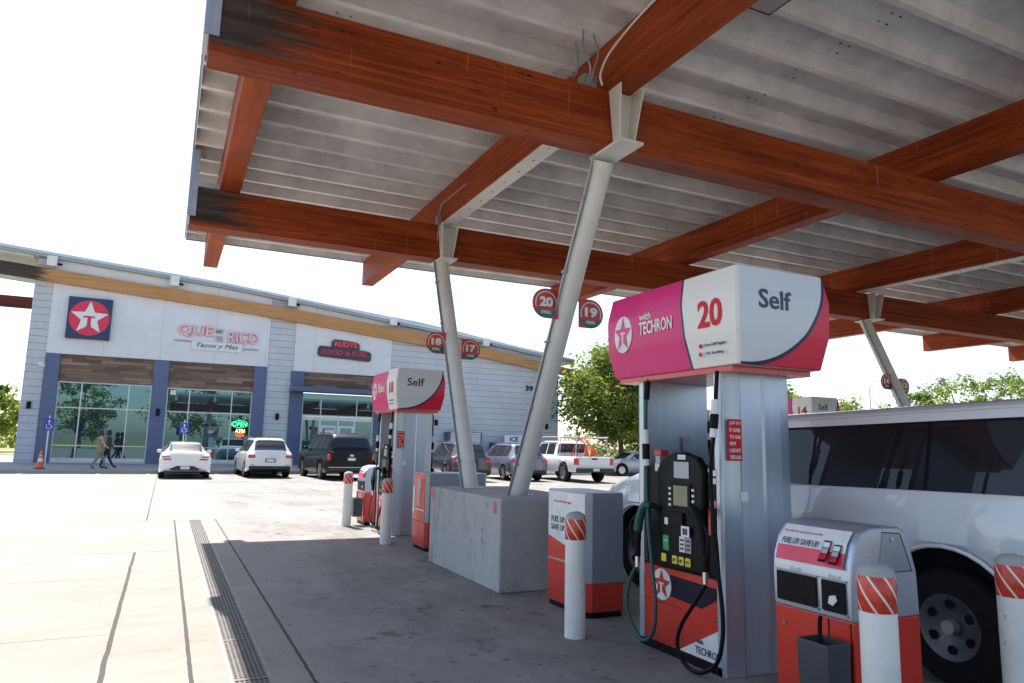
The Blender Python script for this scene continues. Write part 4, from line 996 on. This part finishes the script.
# ---------------------------------------------------------------- the shop
Y0 = 42.0
roofx = [(-8.3, 10.93), (3, 10.10), (15, 8.72), (24.3, 7.52)]
btx = [(-20, 10.95), (-6.5, 9.9), (3.1, 9.28), (13.8, 8.32), (22, 7.14), (24.3, 6.82)]
bbx = [(-20, 10.25), (-6.4, 9.25), (3.1, 8.6), (9.9, 7.95), (13.9, 7.56), (22, 6.60), (24.3, 6.28)]
def ip(tab, x):
    if x <= tab[0][0]: (a, b) = tab[0:2]
    elif x >= tab[-1][0]: (a, b) = tab[-2:]
    else: a, b = [(p, q) for p, q in zip(tab, tab[1:]) if p[0] <= x <= q[0]][0]
    return a[1]+(b[1]-a[1])*(x-a[0])/(b[0]-a[0])
shop = thing('convenience_store', 'long low shop with sloping roof, timber band, blue piers and big windows', 'store', (0, 0, 0))
def wallp(name, mat, x0, x1, z0, top=None, y=Y0, d=.3, par=shop, n=8):
    mb = MB(); xs = [x0+(x1-x0)*i/n for i in range(n+1)]
    zt = [(top if top is not None else ip(btx, x)+.72) for x in xs]
    pts = [(x, z) for x, z in zip(xs, zt)]
    mb.poly([(x0, z0), (x1, z0)] + pts[::-1], (0, y+d, 0), (1,0,0), (0,0,1), d)
    return mb.build(name, mat, par)
wallp('siding_wall', M['siding'], -6.57, -5.75, .2); wallp('siding_wall', M['siding'], 4.79, 6.22, .2); wallp('siding_wall', M['siding'], 11.88, 23.5, .2)
MB().box(-6.57, -6.27, Y0+.3, 62, .2, 9.6).build('side_wall', M['siding'], shop); MB().box(23.2, 23.5, Y0+.3, 62, .2, 6.6).build('side_wall', M['siding'], shop)
wallp('upper_panel', M['stucco'], -5.749, 4.789, 5.65, y=Y0-.06, d=.36); wallp('upper_panel', M['stucco'], 6.221, 11.879, 5.52, y=Y0-.06, d=.36)
for x0, x1 in ((-5.72, -5.10), (-.88, -.15), (4.12, 4.79)):
    p = MB().box(x0, x1, Y0-.10, Y0+.2, .2, 5.65).build('blue_pier', M['store_blue'], shop, bevel=.01)
    MB().box(x0-.002, x1+.002, Y0-.102, Y0-.09, 4.62, 4.635).build('pier_joint', M['store_dark'], p)
for x0, x1 in ((6.10, 6.84), (11.0, 11.86)): MB().box(x0, x1, Y0-.10, Y0+.2, .2, 5.52).build('blue_pier', M['store_dark'] if x0 > 1 else M['store_blue'], shop, bevel=.01)
for x0, x1, z0, z1 in ((-5.10, -.88, 4.28, 5.65), (-.15, 4.12, 4.22, 5.65), (6.84, 11.0, 4.62, 5.52)): MB().box(x0, x1, Y0+.03, Y0+.2, z0, z1).build('wood_cladding', M['planks'], shop)
def window(x0, x1, z0, z1, xs, zs, name='shop_window'):
    f_ = MB(); w_ = .055; y0, y1 = Y0+.06, Y0+.16
    f_.box(x0, x0+w_, y0, y1, z0, z1); f_.box(x1-w_, x1, y0, y1, z0, z1)
    allx = [x0+w_/2]+list(xs)+[x1-w_/2]
    for z in [z0+w_/2+.03]+list(zs)+[z1-w_/2]:
        for a, b in zip(allx, allx[1:]): f_.box(a+w_/2, b-w_/2, y0+.002, y1, z-w_/2, z+w_/2)
    for x in xs: f_.box(x-w_/2, x+w_/2, y0, y1, z0, z1)
    o = f_.build(name, M['alu'], shop)
    MB().box(x0+.01, x1-.01, y0+.035, y0+.05, z0+.01, z1-.01).build('pane', M['store_glass'], o)
    return o
window(-5.10, -.88, .40, 4.28, (-4.05, -1.93), (2.98, 1.10)); window(-.15, 4.12, .40, 4.22, (.95, 3.08), (2.96, 1.10))
MB().box(-5.1, -.88, Y0+.0, Y0+.2, .2, .40).build('sill', M['alu'], shop); MB().box(-.15, 4.12, Y0+.0, Y0+.2, .2, .40).build('sill', M['alu'], shop)
window(6.84, 11.0, 3.0, 4.30, (7.9, 9.98), (), 'transom_window')
dr = MB()
y0, y1 = Y0+.05, Y0+.15
dr.box(6.84, 11.0, y0, y1, 2.78, 2.999)
for x in (6.84, 7.85, 8.87, 9.83, 10.9): dr.box(x, x+.10, y0, y1, .25, 2.78)
for x in (7.95, 8.97): dr.box(x, x+.10, y0+.002, y1, .25, 2.5); dr.box(x+.76, x+.86, y0+.002, y1, .25, 2.5); dr.box(x+.1, x+.76, y0+.002, y1, 2.38, 2.5); dr.box(x+.1, x+.76, y0+.002, y1, .25, .5)
d_ = dr.build('entrance_door', simple('white_door_frame', (.68, .70, .72), .35, .1), shop)
MB().box(6.85, 10.95, y0+.04, y0+.05, .26, 2.78).build('pane', M['store_glass'], d_)
mb = MB(); mb.box(8.2, 8.75, y0-.012, y0-.004, 2.0, 2.25); mb.build('door_notice', M['label'], d_)
MB().box(6.05, 11.9, Y0-1.1, Y0-.11, 4.32, 4.60).build('steel_awning', M['store_dark'], shop, bevel=.02)
mb = MB()
for i in range(12):
    xa, xb = -20+44.3*i/12, -20+44.3*(i+1)/12
    mb.add([(xa, Y0-.30, ip(bbx, xa)), (xb, Y0-.30, ip(bbx, xb)), (xb, Y0-.30, ip(btx, xb)), (xa, Y0-.30, ip(btx, xa)),
            (xa, Y0-.061, ip(bbx, xa)), (xb, Y0-.061, ip(bbx, xb)), (xb, Y0-.061, ip(btx, xb)), (xa, Y0-.061, ip(btx, xa))],
           [(0,1,2,3), (4,7,6,5), (0,4,5,1), (3,2,6,7)] + ([(0,3,7,4)] if i == 0 else []) + ([(1,5,6,2)] if i == 11 else []))
mb.build('timber_band', M['band'], shop)
# roof: sloping slab with fascia and ribbed soffit
mb = MB(); xs = [-20+44.5*i/14 for i in range(15)]; yf, yb = Y0-.40, 50.2
zt = [ip(roofx, x) for x in xs]
for i in range(14):
    a, b = xs[i], xs[i+1]; za, zb_ = zt[i], zt[i+1]; sc_ = (yf-0)/Y0
    za = 1.5+(za-1.5)*sc_; zb_ = 1.5+(zb_-1.5)*sc_
    mb.add([(a,yf,za),(b,yf,zb_),(b,yf,zb_-.26),(a,yf,za-.26),(a,yb,za),(b,yb,zb_),(b,yb,zb_-.26),(a,yb,za-.26)],
           [(0,3,2,1), (0,1,5,4), (3,7,6,2), (4,5,6,7)] + ([(0,4,7,3)] if i == 0 else []) + ([(1,2,6,5)] if i == 13 else []))
    mb.add([(a,yf-.06,za+.03),(b,yf-.06,zb_+.03),(b,yf-.06,zb_-.11),(a,yf-.06,za-.11),(a,yf-.002,za+.03),(b,yf-.002,zb_+.03),(b,yf-.002,zb_-.11),(a,yf-.002,za-.11)],
           [(0,3,2,1), (0,1,5,4), (3,7,6,2), (4,5,6,7)], 1)
rf = mb.build('roof', [M['fascia'], M['alu']], shop)
mb = MB()
for j in range(26):
    yy = yf+.12+j*.30
    for a, b in ((-19.9, -6.7),):
        za = 1.5+(ip(roofx, a)-1.5)*.99-.262; zb_ = 1.5+(ip(roofx, b)-1.5)*.99-.262
        mb.add([(a,yy,za),(b,yy,zb_),(b,yy+.16,zb_),(a,yy+.16,za),(a,yy,za-.07),(b,yy,zb_-.07),(b,yy+.16,zb_-.07),(a,yy+.16,za-.07)], [(0,3,7,4),(1,5,6,2),(4,7,6,5),(0,4,5,1),(3,2,6,7)])
tag(mb.build('soffit_ribs', M['paintsteel'], rf), kind=None)
mb = MB().box(-20, -6.6, 55.0, 55.3, 9.75, 10.5); mb.build('rear_beam', glulam('glulam_rear', 'X', ((.06,.015,.01),(.12,.03,.018),(.18,.05,.03))), shop)
# flood lights on the strip above the band
for x in (-5.87, -.27, 5.84, 11.78, 17.9):
    z = ip(btx, x)+.38; k = MB(); k.box(x-.22, x+.22, Y0-.62, Y0-.31, z-.27, z+.23); fl = k.build('wall_flood_light', M['white'], shop, bevel=.02)
    k = MB(); k.cyl((x+.24, Y0-.4, z-.12), (x+.42, Y0-.48, z-.16), .06, n=12); k.build('camera', M['black'], fl)
for x, z in ((-6.2, 3.02), (-.5, 2.9), (5.5, 2.9), (14.9, 2.9), (16.43, 2.85), (22.6, 2.9)):
    k = MB(); yq = Y0-.10 if x == -.5 else Y0; k.box(x-.09, x+.09, yq-.14, yq-.002, z-.18, z+.18); k.build('wall_lamp', M['black'], shop, bevel=.02)
k = MB(); k.box(-5.98, -5.7, Y0-.5, Y0-.0, 5.05, 5.12); k.cyl((-5.95, Y0-.5, 5.0), (-5.65, Y0-.55, 4.95), .06, n=10); k.build('security_camera', M['white'], shop)
text('39', M['black'], shop, (21.3, Y0-.01, 5.35), .55, .36, '-Y', .02, .04)
# emblem sign
k = MB(); k.box(-5.0, -3.05, Y0-.30, Y0-.062, 6.45, 8.57); sg = k.build('emblem_sign', simple('sign_navy', (.012, .03, .10), .35), shop, bevel=.01)
logo(sg, (-4.02, Y0-.302, 7.52), .90, '-Y', simple('emblem_red', (.70, .02, .07), .35), M['white'], simple('emblem_red_letter', (.60, .02, .05), .35), .02)
# taqueria sign
pk = simple('pink_letter_tube', (.80, .16, .25), .4); tq = bpy.data.objects.new('restaurant_sign', None); 
k = MB(); k.box(.85, 3.40, Y0-.16, Y0-.062, 6.32, 6.80); tq = k.build('restaurant_sign', M['label'], shop, bevel=.01)
k = MB(); k.box(-.05, .80, Y0-.12, Y0-.062, 6.72, 6.80); k.box(3.45, 4.25, Y0-.12, Y0-.062, 6.50, 6.58); k.build('sign_bar', M['fascia'], tq)
for st_, xc, wd in (('QUE', .98, 1.75), ('RICO', 3.42, 1.60)):
    zc = 7.32 if xc < 2 else 7.16
    text(st_, pk, tq, (xc, Y0-.13, zc), wd, .66, '-Y', .06, .03); text(st_, M['label'], tq, (xc, Y0-.165, zc), wd*.985, .63, '-Y', .01, -.012)
text('ME', M['fascia'], tq, (2.17, Y0-.12, 7.42), .36, .22, '-Y', .05, .02); text('TE', M['fascia'], tq, (2.17, Y0-.12, 7.0), .36, .26, '-Y', .05, .02)
text('Tacos y Mas', M['navyred'], tq, (2.12, Y0-.175, 6.56), 2.1, .30, '-Y', .02, .0, shear=.35)
# food sign
k = MB(); k.poly([(7.50, 6.55), (7.50, 6.95), (7.62, 7.08), (8.25, 7.05), (8.28, 7.40), (8.45, 7.52), (9.75, 7.42), (9.9, 7.28), (9.9, 6.97), (10.45, 6.93), (10.62, 6.82), (10.62, 6.42), (10.5, 6.33), (7.62, 6.46)], (0, Y0-.062, 0), (1,0,0), (0,0,1), .12)
fs_ = k.build('food_sign', simple('sign_dark', (.03, .035, .05), .4), shop, bevel=.01)
text('RUDYS', simple('sign_red_letters', (.80, .05, .06), .4), fs_, (9.08, Y0-.20, 7.24), 1.35, .32, '-Y', .03, .05)
text('FOOD & FUEL', simple('sign_dark_red', (.45, .02, .07), .4), fs_, (9.06, Y0-.20, 6.73), 2.75, .32, '-Y', .03, .05)
# open sign in the window
gr = emis('green_neon', (.05, 1, .35), .9)
k = MB(); k.box(3.18, 4.0, Y0+.075, Y0+.09, 2.02, 2.62); os_ = k.build('open_sign', M['black'], shop)
text('OPEN', gr, os_, (3.58, Y0+.068, 2.42), .72, .26, '-Y', .01, .02); text('ATM', emis('yellow_neon', (.7, .9, .2), 1.0), os_, (3.62, Y0+.068, 2.05), .5, .2, '-Y', .01, .02)
k = MB(); pts = [(3.58+.42*math.cos(q), Y0+.066, 2.42+.2*math.sin(q)) for q in [2*math.pi*i/24 for i in range(25)]]; k.tube(pts, .008, 6, smooth=0); k.build('neon_ring', gr, os_)
k = MB(); k.poly(circ(.10, 16, .24), (3.62, Y0+.072, 1.82), (1,0,0), (0,0,1), .01); k.build('red_neon', emis('red_neon', (.9, .05, .05), .8), os_)
# posters / displays seen inside the windows as flat prints on the glass
k = MB(); k.box(-.0, .28, Y0+.078, Y0+.09, 3.85, 4.1); k.build('window_sticker', M['label'], shop)

def cabinet(name, label, x0, x1, y0, y1, z0, z1, frame, inner, cat):
    t = thing(name, label, cat, ((x0+x1)/2, (y0+y1)/2, z0)); hx, hy, h = (x1-x0)/2, (y1-y0)/2, z1-z0
    MB().box(-hx, hx, -hy, hy, 0, h).build('case', frame, t, bevel=.02)
    MB().box(-hx+.12, -.04, -hy-.012, -hy-.002, .25, h-.15).build('door', inner, t, bevel=.01); MB().box(.04, hx-.12, -hy-.012, -hy-.002, .25, h-.15).build('door', inner, t, bevel=.01)
    MB().box(-hx+.12, hx-.12, -hy-.014, -hy-.003, h-.12, h-.05).build('top_strip', M['label'], t)
    return t
cabinet('gas_cylinder_cabinet', 'navy framed cabinet against the grey siding behind the dark grey SUV', 15.45, 17.65, 41.1, 41.95, .25, 2.35, M['store_dark'], M['siding'], 'cabinet')
c_ = cabinet('ice_freezer', 'blue ice freezer with white sign on top, behind the silver blue SUV', 18.5, 20.6, 41.1, 41.95, .25, 1.75, M['blueisa'], M['store_blue'], 'freezer')
k = MB(); k.box(-.3, 1.0, -.3, -.2, 1.51, 2.0); k.build('top_sign', M['label'], c_)
text('ICE', M['blueisa'], c_, (.35, -.305, 1.75), .6, .3, '-Y', .01, .04)

# parking signs and cone in front of the shop
def isa(x, y, label):
    t = thing('accessible_parking_sign', label, 'sign', (x, y, .15), 0, 'blue wheelchair signs')
    MB().cyl((0, 0, 0), (0, 0, 2.25), .03, n=12).build('post', M['alu'], t)
    pl = MB().box(-.19, .19, -.05, -.032, 1.62, 2.14).build('plate', M['blueisa'], t, bevel=.01)
    k = MB(); k.cyl((0, -.052, 2.02), (0, -.058, 2.02), .035, n=12)
    arc = [(.10*math.cos(q), -.056, 1.80+.10*math.sin(q)) for q in [math.pi*(.75+1.2*i/12) for i in range(13)]]
    k.tube(arc, .012, 6, smooth=0); k.tube([(-.01, -.056, 1.99), (0, -.056, 1.86), (.08, -.056, 1.85), (.12, -.056, 1.74)], .014, 6, smooth=0)
    k.build('wheelchair_symbol', M['label'], pl)
isa(-4.56, 36.4, 'blue wheelchair sign on a post beside the orange cone'); isa(.72, 36.4, 'blue wheelchair sign on a post behind the white sedan')
t = thing('traffic_cone', 'orange cone with white collars standing on the pavement by the shop corner', 'traffic cone', (-4.72, 36.3, .158), 0)
MB().box(-.19, .19, -.19, .19, 0, .035).build('base', M['black'], t, bevel=.01)
MB().lathe([(.14, .036), (.03, .78), (.02, .79), (0, .79)], n=24).build('body', M['orange'], t, smooth=True)
k = MB(); k.lathe([(.105, .30), (.079, .45), (.077, .45), (.10, .30)], n=24); k.lathe([(.068, .53), (.052, .62), (.050, .62), (.064, .53)], n=24); k.build('white_collar', M['label'], t, smooth=True)
t = thing('low_wall', 'low dark box of a wall beyond the left corner of the shop', 'wall', (-13.5, 52, 0)); MB().box(-6, 3.2, -.4, .4, 0, 1.1).build('wall_body', M['darktrim'], t)

# ---------------------------------------------------------------- people
SK = simple('skin', (.42, .24, .17), .5)
def person(label, loc, rz, joints, radii, edges, mats, hair, coat=None):
    t = thing('person', label, 'person', loc, rz)
    me = bpy.data.meshes.new('body'); me.from_pydata(joints, edges, [])
    o = bpy.data.objects.new('body', me); col.objects.link(o)
    sm = o.modifiers.new('skin', 'SKIN'); sm.use_smooth_shade = True; sb = o.modifiers.new('sub', 'SUBSURF'); sb.levels = 2; sb.render_levels = 2
    if len(me.skin_vertices) == 0:
        with bpy.context.temp_override(object=o, active_object=o): bpy.ops.mesh.customdata_skin_add()
    for i, r_ in enumerate(radii): me.skin_vertices[0].data[i].radius = r_ if isinstance(r_, tuple) else (r_, r_)
    me.skin_vertices[0].data[0].use_root = True
    dg = bpy.context.evaluated_depsgraph_get(); m2 = bpy.data.meshes.new_from_object(o.evaluated_get(dg))
    bpy.data.objects.remove(o); m2.materials.clear()
    for q in mats: m2.materials.append(q)
    for p in m2.polygons:
        c = p.center; p.use_smooth = True
        if c.z > 1.42: p.material_index = 0
        elif c.z > .90: p.material_index = 1
        elif c.z > .09: p.material_index = 2
        else: p.material_index = 3
        if 1.42 > c.z and abs(c.x) > .20 and c.z < .98 and c.z > .7: p.material_index = 0
    o = bpy.data.objects.new('body', m2); col.objects.link(o); o.parent = t
    k = MB(); k.lathe([(.0, 1.70), (.07, 1.69), (.105, 1.63), (.112, 1.55), (.105, 1.46), (.09, 1.38 if hair[1] else 1.5), (.0, 1.37 if hair[1] else 1.49)], (0, 0, 0), n=16)
    ho = k.build('hair', hair[0], t, smooth=True); ho.location = hair[2]
    k = MB()
    for sx in (-.034, .034): k.cyl((sx, 0, 0), (sx, .006, 0), .008, n=8)
    k.build('eyes', M['black'], t).location = hair[3]
    if coat:
        k = MB(); rg = []
        for z, a, b in coat[1]: rg.append([(a*math.cos(q), b*math.sin(q), z) for q in [2*math.pi*i/20 for i in range(20)]])
        k.loft(rg); k.build('long_jacket', coat[0], t, smooth=True)
def stride(s_, arm=1):
    # local +Y is forward; root at pelvis
    J = [(0,0,.93), (0,-.01,1.10), (0,.0,1.28), (0,.01,1.40), (0,.02,1.47), (0,.045,1.56), (0,.04,1.64),
         (-.09,0,.90), (-.09,.17*s_,.50), (-.09,.26*s_-.03,.10), (-.09,.26*s_+.12,.04),
         (.09,0,.90), (.09,-.06*s_,.49), (.09,-.30*s_,.13), (.09,-.30*s_+.14,.06),
         (-.17,0,1.38), (-.22,-.12*s_,1.12), (-.21,-.06*s_+.16*arm,.96), (-.205,-.04*s_+.24*arm,.93),
         (.17,0,1.38), (.22,.08*s_,1.12), (.20,.18*s_+.08*arm,.95), (.195,.2*s_+.14*arm,.90)]
    Rr = [(.14,.10), (.125,.09), (.15,.10), (.10,.07), .052, (.078,.092), (.070,.082), (.095,.095), .065, .042, (.042,.03), (.095,.095), .065, .042, (.042,.03), .055, .042, .032, (.035,.02), .055, .042, .032, (.035,.02)]
    Ed = [(0,1),(1,2),(2,3),(3,4),(4,5),(5,6),(0,7),(7,8),(8,9),(9,10),(0,11),(11,12),(12,13),(13,14),(3,15),(15,16),(16,17),(17,18),(3,19),(19,20),(20,21),(21,22)]
    return J, Rr, Ed
J, Rr, Ed = stride(1)
olive = simple('olive_jacket', (.22, .19, .085), .8); tan = simple('tan_top', (.42, .28, .20), .8); greyp = simple('grey_trousers', (.20, .18, .18), .8)
person('woman with long dark hair in tan top and olive skirt walking past the shop window', (-2.55, 36.15, .155), R(-80), J, Rr, Ed, [SK, tan, greyp, M['black']], (simple('dark_hair', (.015, .011, .01), .5), True, (0, -.01, 0), (0, .125, 1.575)),
       (olive, [(1.30, .165, .11), (1.28, .17, .12), (1.08, .15, .11), (.95, .18, .13), (.72, .20, .15), (.70, .17, .12)]))
J, Rr, Ed = stride(-.8)
person('person in black clothes walking just beyond the woman in olive', (-2.28, 36.7, .165), R(-80), J, Rr, Ed, [SK, M['darktrim'], simple('navy_trousers', (.012, .015, .035), .8), M['black']], (simple('black_hair', (.012, .01, .01), .5), False, (0, -.01, 0), (0, .125, 1.575)),
       (M['darktrim'], [(1.36, .17, .11), (1.34, .18, .125), (1.08, .17, .12), (.92, .18, .13), (.86, .17, .12)]))

# ---------------------------------------------------------------- trees
def crown_mesh(rad, h, nclump, nleaf, size, seed, mats, flat=.8):
    rnd = random.Random(seed); mb = MB(); vs = []; fs = []; ms = []
    cl = []
    for _ in range(nclump):
        while True:
            p = Vector((rnd.uniform(-1, 1), rnd.uniform(-1, 1), rnd.uniform(-1, 1)))
            if .35 < p.length < 1: break
        w_ = 1.0 - .35*max(0, p.z); cl.append((Vector((p.x*rad*w_, p.y*rad*w_, p.z*h)), rnd.uniform(.16, .34)*rad, rnd.random()))
    for c, r_, sh_ in cl:
        for _ in range(nleaf):
            d = Vector((rnd.gauss(0, 1), rnd.gauss(0, 1), rnd.gauss(0, 1))).normalized()*r_*rnd.uniform(.25, 1.05)
            d.z *= flat; p = c+d
            a = Vector((rnd.gauss(0, 1), rnd.gauss(0, 1), rnd.gauss(0, .7))).normalized(); b = a.cross(Vector((rnd.gauss(0, 1), rnd.gauss(0, 1), rnd.gauss(0, 1)))).normalized()
            s_ = size*rnd.uniform(.6, 1.3); i = len(vs)
            vs += [p-a*s_, p+b*s_*.45, p+a*s_, p-b*s_*.45]; fs.append((i, i+1, i+2, i+3)); q = rnd.random()*.6+sh_*.5
            ms.append(0 if q < .42 else 1 if q < .85 else 2)
    mb.v = [tuple(v) for v in vs]; mb.f = fs; mb.m = ms
    return mb
def tree(name, label, cat, x, y, H, rad, base=.28, nclump=60, nleaf=110, size=.13, seed=1, group=None, mats=None, z0=0):
    t = thing(name, label, cat, (x, y, z0), 0, group); rnd = random.Random(seed+99)
    mats = mats or [M['leafA'], M['leafB'], M['leafC']]
    hc = (H*(1-base))/2; zc = H-hc
    c = crown_mesh(rad, hc, nclump, nleaf, size, seed, mats).build('crown', mats, t, fix=False); c.location = (0, 0, zc)
    k = MB(); r_ = H*.02
    k.tube([(0,0,-.1), (r_*.4, r_*.2, H*base*.6), (0, 0, H*base*1.1), (r_, -r_, zc), (0, 0, H*.86)], lambda q: r_*1.25*(1-q)**.8+.02, 10)
    for i in range(7):
        a = 2*math.pi*i/7+rnd.uniform(-.4, .4); z = H*base*rnd.uniform(.7, 1.7); L_ = rad*rnd.uniform(.55, .85)
        k.tube([(0,0,z), (math.cos(a)*L_*.5, math.sin(a)*L_*.5, z+hc*.45), (math.cos(a)*L_, math.sin(a)*L_, z+hc*rnd.uniform(.7, 1.1))], lambda q: r_*.55*(1-q)+.015, 7)
    k.build('trunk', M['bark'], t, smooth=True)
    return t
big = tree('shade_tree', 'leafy green tree beyond the white pickup at the right end of the shop', 'tree', 26.9, 39.6, 8.4, 4.1, .24, 165, 150, .15, 3)
bright = [M['leafA'], M['leafB'], M['leafC']]
far = [('bushy tree seen between the tower of pump 20 and the van roof', 44.5, 45.3, 9.2, 4.2, 11),
       ('round yellow green tree just left of the far street light', 88.0, 72.0, 9.0, 6.0, 12),
       ('low tree between the far street light and the leg signed 14 and 13', 93.0, 68.5, 8.5, 5.0, 13),
       ('tree just behind the leg signed 14 and 13', 97.0, 68.5, 10.5, 5.0, 14),
       ('tall tree right of the leg signed 14 and 13, above the van roof', 103.5, 67.0, 13.5, 6.0, 15),
       ('tree in the gap of the tree line above the middle of the van', 102.0, 62.0, 10.8, 4.5, 16),
       ('broad tree above the rear of the van roof, second from the right edge', 104.5, 59.5, 13.0, 5.5, 17),
       ('tree cut by the right edge of the photo above the van', 100.5, 53.5, 12.5, 6.0, 18),
       ('tree far behind the white pickup, low down under the shade tree', 50.0, 68.0, 6.0, 4.5, 19),
       ('small tree far behind the silver car', 58.0, 66.0, 5.5, 4.0, 20),
       ('tree beyond the left corner of the shop', -17.2, 88.0, 7.2, 4.5, 21),
       ('shrubby tree at the left edge of the photo', -22.5, 86.0, 6.0, 4.0, 22)]
for lb, x, y, H, rd, sd_ in far: tree('background_tree', lb, 'tree', x, y, H, rd, .16, 46, 90, .26, sd_, 'trees in the background', bright)
# trees on the other side of the street, seen in the shop windows as reflections
for i, (x, y, H, rd, lb) in enumerate(((-22, -30, 10, 5.5, 'tree across the street, mirrored left in the first shop window'), (-11, -33, 11, 5, 'tree across the street, mirrored in the middle of the first shop window'), (2, -34, 12, 5.5, 'tree across the street, mirrored in the second shop window'), (13, -31, 10, 5, 'tree across the street, mirrored at the shop doors'))):
    tree('street_tree', lb, 'tree', x, y, H, rd, .16, 34, 80, .30, 40+i, 'trees across the street', bright)
mb = MB(); rnd = random.Random(5)
for _ in range(9000):
    a = rnd.uniform(0, 1); x = -60+a*260; y = 118+rnd.uniform(-4, 4)-max(0, (x-60))*.42; z = rnd.uniform(0, 3.6)*(.6+.4*math.sin(x*.21)+.2*math.sin(x*.57))
    s_ = .55; p = Vector((x, y, max(.1, z))); u_ = Vector((rnd.gauss(0,1), rnd.gauss(0,1), rnd.gauss(0,1))).normalized(); v_ = u_.orthogonal().normalized()
    mb.add([p-u_*s_, p+v_*s_*.6, p+u_*s_, p-v_*s_*.6], [(0,1,2,3)], rnd.choice((0, 1)))
tag(mb.build('distant_woods', [M['leafA'], M['leafB']], fix=False), 'low line of distant trees along the horizon', 'woods', kind='stuff')

# far street light
t = thing('street_light', 'tall thin street light in front of the far tree line', 'street light', (77.1, 60, 0))
k = MB(); k.cyl((0, 0, 0), (0, 0, 9.6), .12, .07, n=10); k.build('pole', M['alu'], t)
MB().tube([(0, 0, 9.4), (.5, -.2, 10.3), (1.6, -.6, 10.6)], .05, 8).build('arm', M['alu'], t, smooth=True)
MB().box(1.4, 2.1, -.78, -.5, 10.52, 10.64).build('lamp_head', M['fascia'], t, bevel=.02)
